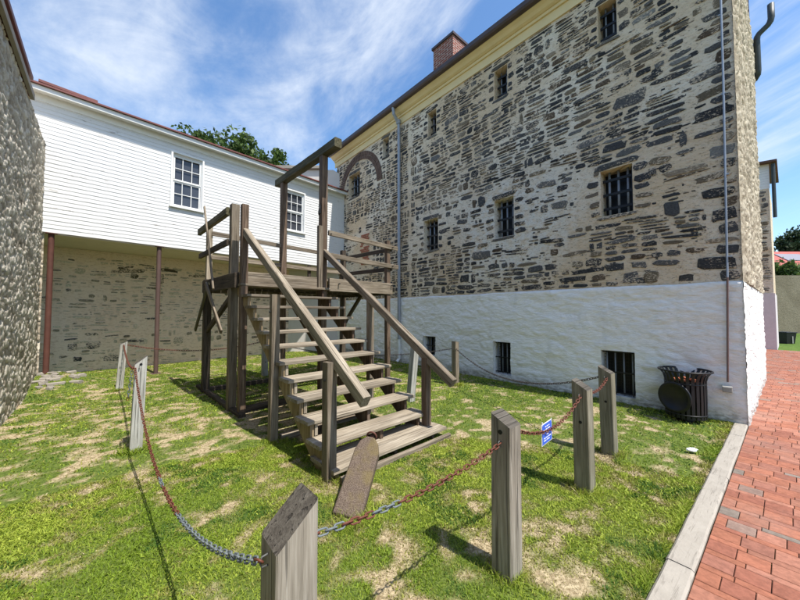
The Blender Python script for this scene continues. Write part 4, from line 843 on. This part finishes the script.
# ================================================================== FENCE POSTS AND CHAINS
YAW = math.radians(-48.4)
def fence_post(x, y, h, w, m, low, drop, lean, lab, z0=-.08, hook=None, holes=(), d=None):
    """low = world direction (angle, degrees) toward which the sawn top falls"""
    pt = thing('fence_post', lab, 'post', (x, y, 0), 'timber posts of the chain fence'); a = np.array([math.cos(YAW), math.sin(YAW)]); b = np.array([-a[1], a[0]]); d = d or w; ch = .006
    pr = [(-w / 2 + ch, -d / 2), (w / 2 - ch, -d / 2), (w / 2, -d / 2 + ch), (w / 2, d / 2 - ch), (w / 2 - ch, d / 2), (-w / 2 + ch, d / 2), (-w / 2, d / 2 - ch), (-w / 2, -d / 2 + ch)]
    ld = np.array([math.cos(math.radians(low)), math.sin(math.radians(low))]); V = []; G = []; F = []; nseg = 7; k = 8; off = np.array([random.uniform(0, 30)] * 3); rr_ = random.Random(int(x * 100))
    for i in range(nseg + 1):
        t = i / nseg
        for (u, v) in pr:
            q = a * u + b * v; zt_ = h - drop * ((q @ ld) / w + .5) + rr_.uniform(-.002, .002); z = z0 + (zt_ - z0) * t; s = 1 - .03 * t; V.append((x + q[0] * s + lean[0] * z, y + q[1] * s + lean[1] * z, z)); G.append((u + off[0], v, z + off[2]))
    F = [tuple(range(k))[::-1]] + [(i * k + j, i * k + (j + 1) % k, (i + 1) * k + (j + 1) % k, (i + 1) * k + j) for i in range(nseg) for j in range(k)]
    mm = MB(); mm.add(V, F, G, .5); mm.build('shaft', M[m], pt)
    tp = MB(); Vt = [tuple(np.array(v) + (0, 0, .0)) for v in V[-8:]]; Gt = [(g[0] * 1 + 7, 5 + (V[-8 + i][2] - V[-8][2]), (g[1]) * .3) for i, g in enumerate(G[-8:])]; tp.add(Vt, [tuple(range(8))], Gt, .3); tp.build('sawn_top', M['endgrain'], pt)
    hd = MB(); any_ = False
    for (fa, z) in holes:
        n = np.array([math.cos(math.radians(fa)), math.sin(math.radians(fa))]); c = np.array([x + lean[0] * z, y + lean[1] * z]) + n * (w / 2 - .004); hd.tube([(c[0], c[1], z), (c[0] + n[0] * .0055, c[1] + n[1] * .0055, z)], .014, 12); any_ = True
    if any_: hd.build('hole_shade_disc', M['dark'], pt)  # dark disc set slightly proud, standing in for the shade inside a hole
    hk = MB(); any_ = False
    for (fa, z) in (hook or ()):
        n = np.array([math.cos(math.radians(fa)), math.sin(math.radians(fa))]); c = np.array([x + lean[0] * z, y + lean[1] * z]) + n * (w / 2); sd = np.array([-n[1], n[0]])
        hk.tube([(c[0] + sd[0] * .0 + n[0] * (-.005), c[1] + n[1] * (-.005), z + .018), (c[0] + n[0] * .018, c[1] + n[1] * .018, z + .016), (c[0] + n[0] * .024, c[1] + n[1] * .024, z), (c[0] + n[0] * .018, c[1] + n[1] * .018, z - .016), (c[0] - n[0] * .005, c[1] - n[1] * .005, z - .018)], .0032, 6); any_ = True
    if any_: hk.build('staple', M['pipe_dull'], pt, True)
    return pt
fence_post(-.375, 1.115, .97, .145, 'post_grey', -138, .125, (0, 0), 'grey timber post closest to the camera with a slanted dark top', hook=((-138, .80),))
fence_post(.655, 2.02, .975, .135, 'post_grey', -48, .07, (.004, 0), 'grey fence post right of the iron weight and left of the small blue sign', hook=((-138, .80),), holes=((-138, .87),))
fence_post(1.66, 2.93, .985, .135, 'post_green', -48, .08, (-.01, 0), 'greenish fence post just right of the small blue sign, nearer of a close pair', hook=((-138, .85),), holes=((-138, .62),))
fence_post(2.36, 3.66, .985, .135, 'post_green', -48, .075, (-.02, 0), 'greenish fence post nearer the black litter bin, farther of the close pair', hook=((-138, .86),), holes=((-138, .60),))
fence_post(1.21, 7.05, .96, .12, 'wood_grey', 42, .02, (0, 0), 'fence post standing near the whitewashed wall beyond the stair handrail', hook=((-138, .80),))
fence_post(.185, 5.80, .98, .12, 'post_white', 42, .02, (.085, 0), 'leaning pale fence post half hidden behind the right handrail of the stairs')
fence_post(-3.04, 3.74, 1.09, .115, 'post_white', -138, .09, (.03, 0), 'bleached white fence post on the left lawn with chain hanging from its hole', hook=((-60, .97),), holes=((-48, 1.0),))
fence_post(-5.72, 6.58, 1.0, .12, 'post_white', -138, .06, (.07, 0), 'leaning bleached corner post in front of the tan ground floor wall', hook=((-48, .92),), z0=-.05)
fence_post(-3.40, 8.10, .98, .13, 'post_white', 42, .03, (.0, 0), 'pale fence post seen under the staircase near the rear stone wall', holes=((-48, .35),))
def link_shape(): 
    n1_, n2_ = 14, 6; V = []; F = []
    for i in range(n1_):
        t = 2 * math.pi * i / n1_; cx_ = math.cos(t); cy_ = math.sin(t); lx = .0085 * cx_ ; ly = .0085 * cy_; c = np.array([lx + math.copysign(.010, cx_) if abs(cx_) > 1e-6 else lx, ly, 0]); nn = np.array([cx_, cy_, 0])
        for j in range(n2_): a = 2 * math.pi * j / n2_; V.append(c + (nn * math.cos(a) + np.array([0, 0, 1]) * math.sin(a)) * .0032)
    for i in range(n1_):
        for j in range(n2_): F.append((i * n2_ + j, i * n2_ + (j + 1) % n2_, ((i + 1) % n1_) * n2_ + (j + 1) % n2_, ((i + 1) % n1_) * n2_ + j))
    return np.array(V), np.array(F)
LV, LF = link_shape()
M['chain_dark'] = plain('dark_chain', (.045, .035, .03), .6, .4, 0, .4, 30)
def chain(p, q, sag, lab, silver=(), sc=1.0, mat='chain'):
    p, q = np.array(p, float), np.array(q, float); ts = np.linspace(0, 1, 400); pts = p + np.outer(ts, q - p); pts[:, 2] -= 4 * sag * ts * (1 - ts)
    seg = np.linalg.norm(np.diff(pts, axis=0), axis=1); cum = np.concatenate([[0], np.cumsum(seg)]); sc = sc * 1.22; pitch = .029 * sc; n = int(cum[-1] / pitch); V = []; F = []; R = []
    for i in range(n + 1):
        s = min(i * cum[-1] / n, cum[-1]); c = np.array([np.interp(s, cum, pts[:, k]) for k in range(3)]); s2 = min(s + .01, cum[-1]); s1 = max(0, s - .01); d = np.array([np.interp(s2, cum, pts[:, k]) - np.interp(s1, cum, pts[:, k]) for k in range(3)]); d /= np.linalg.norm(d)
        sd = np.cross(d, (0, 0, 1)); sd /= np.linalg.norm(sd); up = np.cross(sd, d); rot = (math.pi / 4 + (math.pi / 2) * (i % 2)) + random.uniform(-.25, .25); y = sd * math.cos(rot) + up * math.sin(rot); z = np.cross(d, y)
        F.append(LF + len(V) * len(LV)); V.append(c + (LV * sc) @ np.array([d, y, z])); f = s / cum[-1]; R.append(np.full(len(LV), 1. if any(a < f < b for a, b in silver) else 0.))
    o = np_mesh('fence_chain', np.concatenate(V), np.concatenate(F), M[mat], None, {'rnd': np.concatenate(R)}, smooth=True, origin=p); return setp(o, lab, 'chain', 'chains of the yard fence')
chain((-3.01, 3.66, .97), (-.455, 1.06, .80), .50, 'long sagging rusty and grey chain from the bleached left post to the nearest post', ((.50, .53), (.66, 1.0)))
chain((-.31, 1.18, .80), (.60, 1.965, .80), .045, 'nearly taut chain passing the foot of the iron weight', ((.02, .10), (.22, .34)))
chain((.71, 2.07, .86), (1.60, 2.87, .85), .14, 'short rusty chain that carries the small blue sign')
chain((1.70, 2.98, .86), (2.31, 3.60, .86), .06, 'very short chain between the close pair of greenish posts')
chain((2.34, 3.73, .86), (1.22, 6.98, .80), .34, 'dark chain sagging from the greenish pair toward the post by the whitewashed wall', sc=1.1, mat='chain_dark')
chain((1.15, 7.05, .80), (-3.34, 8.08, .86), .24, 'far chain strung behind the gallows platform', sc=1.1, mat='chain_dark')
chain((-3.47, 8.08, .86), (-5.60, 6.58, .93), .17, 'far thin rusty chain in front of the tan ground floor wall', sc=1.25)
chain((-5.62, 6.54, .93), (-3.06, 3.80, 1.0), .22, 'rusty chain between the two bleached left posts', sc=1.1)
# loose tail hanging on the left post
chain((-3.035, 3.655, .95), (-3.075, 3.655, .62), .0, 'grey loose chain tail hanging down the bleached left post', ((0, 1),))
# blue sign
sg = thing('chain_sign', 'small blue notice with white border hung on the chain', 'sign', (1.15, 2.42, .60)); p = np.array([1.035, 2.372, .772]); q = np.array([1.163, 2.486, .772]); dirv = (q - p) / np.linalg.norm(q - p); nn = np.array([dirv[1], -dirv[0], 0]); h = .155; dz = np.array([.0, .0, .012])
pl_ = MB(); pl_.prism([p - (0, 0, h) , q - (0, 0, h) + dz, q + dz, p], -nn * .003); pl_.build('plate', M['white_trim'], sg)
pi = lambda u, v: p + (q - p) * u + dz * u - np.array([0, 0, h]) * (1 - v) + nn * .0006
b = MB(); b.prism([pi(.04, .035), pi(.96, .035), pi(.96, .965), pi(.04, .965)], nn * .0012); b.build('blue_face', M['blue'], sg)
b = MB(); pj = lambda u, v: pi(u, v) + nn * .0016
for (v, us) in ((.82, ((.30, .42), (.46, .60), (.64, .72))), (.69, ((.14, .24), (.34, .5), (.54, .78))), (.56, ((.14, .26), (.36, .58))), (.44, ((.40, .60),)), (.30, ((.16, .34), (.38, .55), (.60, .86))), (.19, ((.16, .40), (.45, .72)))):
    for (a, c) in us: b.prism([pj(a, v - .017), pj(c, v - .017), pj(c, v + .017), pj(a, v + .017)], nn * .0008)
b.build('white_text_marks', M['paper'], sg)
b = MB()
for u in (.06, .94): c = p + (q - p) * u; b.tube([c + (0, 0, -.008), c + (0, 0, .018)], .004, 6)
b.build('cable_ties', M['white_trim'], sg)
# ================================================================== LITTER BIN
cx_, cy_ = 4.235, 4.80; tb = thing('litter_bin', 'black slatted steel litter bin with flared rim against the whitewashed wall', 'litter bin', (cx_, cy_, 0)); Rb = .235; zb, zt_ = .07, .60
ring = lambda r, z, rad, n=40: ([(cx_ + r * math.cos(t), cy_ + r * math.sin(t), z) for t in np.linspace(0, 2 * math.pi, n + 1)], rad)
sl = MB(); ns_ = 26
for i in range(ns_):
    t = 2 * math.pi * i / ns_; c, s = math.cos(t), math.sin(t); P = [(Rb, zb), (Rb + .004, .3), (Rb + .004, zt_), (Rb + .022, zt_ + .07), (Rb + .065, zt_ + .135)]
    V = []; F = []; hw = .019
    for (r, z) in P:
        for (o, w_) in ((0, -hw), (0, hw), (-.008, hw), (-.008, -hw)): V.append((cx_ + (r + o) * c - w_ * s, cy_ + (r + o) * s + w_ * c, z))
    for j in range(4):
        for k in range(4): F.append((j * 4 + k, j * 4 + (k + 1) % 4, j * 4 + 4 + (k + 1) % 4, j * 4 + 4 + k))
    F += [(3, 2, 1, 0), (16, 17, 18, 19)]; sl.add(V, F)
sl.build('slats', M['iron'], tb)
rm = MB()
for (r, z, rad) in ((Rb + .068, zt_ + .138, .014), (Rb - .004, .12, .012), (Rb - .002, .56, .010)): pts, rr_ = ring(r, z, rad); rm.tube(pts, rr_, 8, False)
rm.build('rim', M['iron'], tb, True)
ln = MB(); P = [(Rb - .035, .08), (Rb - .03, .60)]; V = []; F = []; n_ = 32
for (r, z) in P: V += [(cx_ + r * math.cos(2 * math.pi * i / n_), cy_ + r * math.sin(2 * math.pi * i / n_), z) for i in range(n_)]
F = [(i, (i + 1) % n_, n_ + (i + 1) % n_, n_ + i) for i in range(n_)] + [tuple(range(n_))[::-1]]; ln.add(V, F); ln.build('liner', M['dark'], tb, True)
lt_ = MB()
for i in range(7): lt_.box((cx_ + random.uniform(-.12, .12), cy_ + random.uniform(-.12, .12), .585 + random.uniform(0, .03)), (.09, .06, .04), (random.random(), random.random() + .1), .01)
lt_.build('rubbish', M['litter'], tb)
va = math.atan2(-cy_, -cx_) - math.radians(30); nv = np.array([math.cos(va), math.sin(va), 0]); sv = np.array([-nv[1], nv[0], 0]); dc = np.array([cx_, cy_, .36]) + nv * (Rb + .008)
ds = MB(); V = []; F = []; n_ = 40
for (r, o) in ((.212, -.012), (.220, 0), (.212, .012), (.180, .014), (.170, -.004), (.0, -.004)):
    for i in range(n_): t = 2 * math.pi * i / n_; V.append(dc + r * (sv * math.cos(t) + np.array([0, 0, 1]) * math.sin(t)) + nv * o)
for j in range(5):
    for i in range(n_): F.append((j * n_ + i, j * n_ + (i + 1) % n_, (j + 1) * n_ + (i + 1) % n_, (j + 1) * n_ + i))
ds.add(V, F); ds.build('round_plaque', M['iron'], tb, True)
ft = MB(); ft.tube([(cx_, cy_, 0), (cx_, cy_, .09)], .10, 20); ft.build('pedestal', M['iron'], tb)
# crumpled paper on the lawn
V = []; F = []; c = np.array([3.30, 3.68, .045]); n1_, n2_ = 12, 8
for i in range(n2_):
    for j in range(n1_):
        th = math.pi * (i + .5) / n2_; ph = 2 * math.pi * j / n1_; r = random.uniform(.75, 1.15); V.append(c + r * np.array([.06 * math.sin(th) * math.cos(ph), .035 * math.sin(th) * math.sin(ph), .022 * math.cos(th)]))
for i in range(n2_ - 1):
    for j in range(n1_): F.append((i * n1_ + j, i * n1_ + (j + 1) % n1_, (i + 1) * n1_ + (j + 1) % n1_, (i + 1) * n1_ + j))
F += [tuple(range(n1_)), tuple(range((n2_ - 1) * n1_, n2_ * n1_))[::-1]]; m_ = MB(); m_.add(V, F); setp(m_.build('crumpled_paper', M['paper'], None, origin=tuple(c)), 'crumpled white paper lying on the grass before the litter bin', 'paper')
# rubble heap at the corner of the left wall
st = thing('rubble_heap', 'low heap of pale rubble at the corner below the rust red post', 'rubble', (-7.1, 6.6, .1)); rk = random.Random(4); sb_ = MB()
for i in range(46):
    x = -7.15 + rk.gauss(0, .28); y = 6.62 + rk.gauss(0, .22)
    if side_of(x, y, L0, LN) < .06: continue
    z = float(ground_h(np.array([x]), np.array([y]))[0]); sb_.box((x, y, z + .015), (rk.uniform(.05, .20), rk.uniform(.04, .12), rk.uniform(.03, .07)), (rk.uniform(-1, 1), rk.uniform(.1, 1)), .01)
setp(sb_.build('stones', M['coping'], st), kind='stuff')
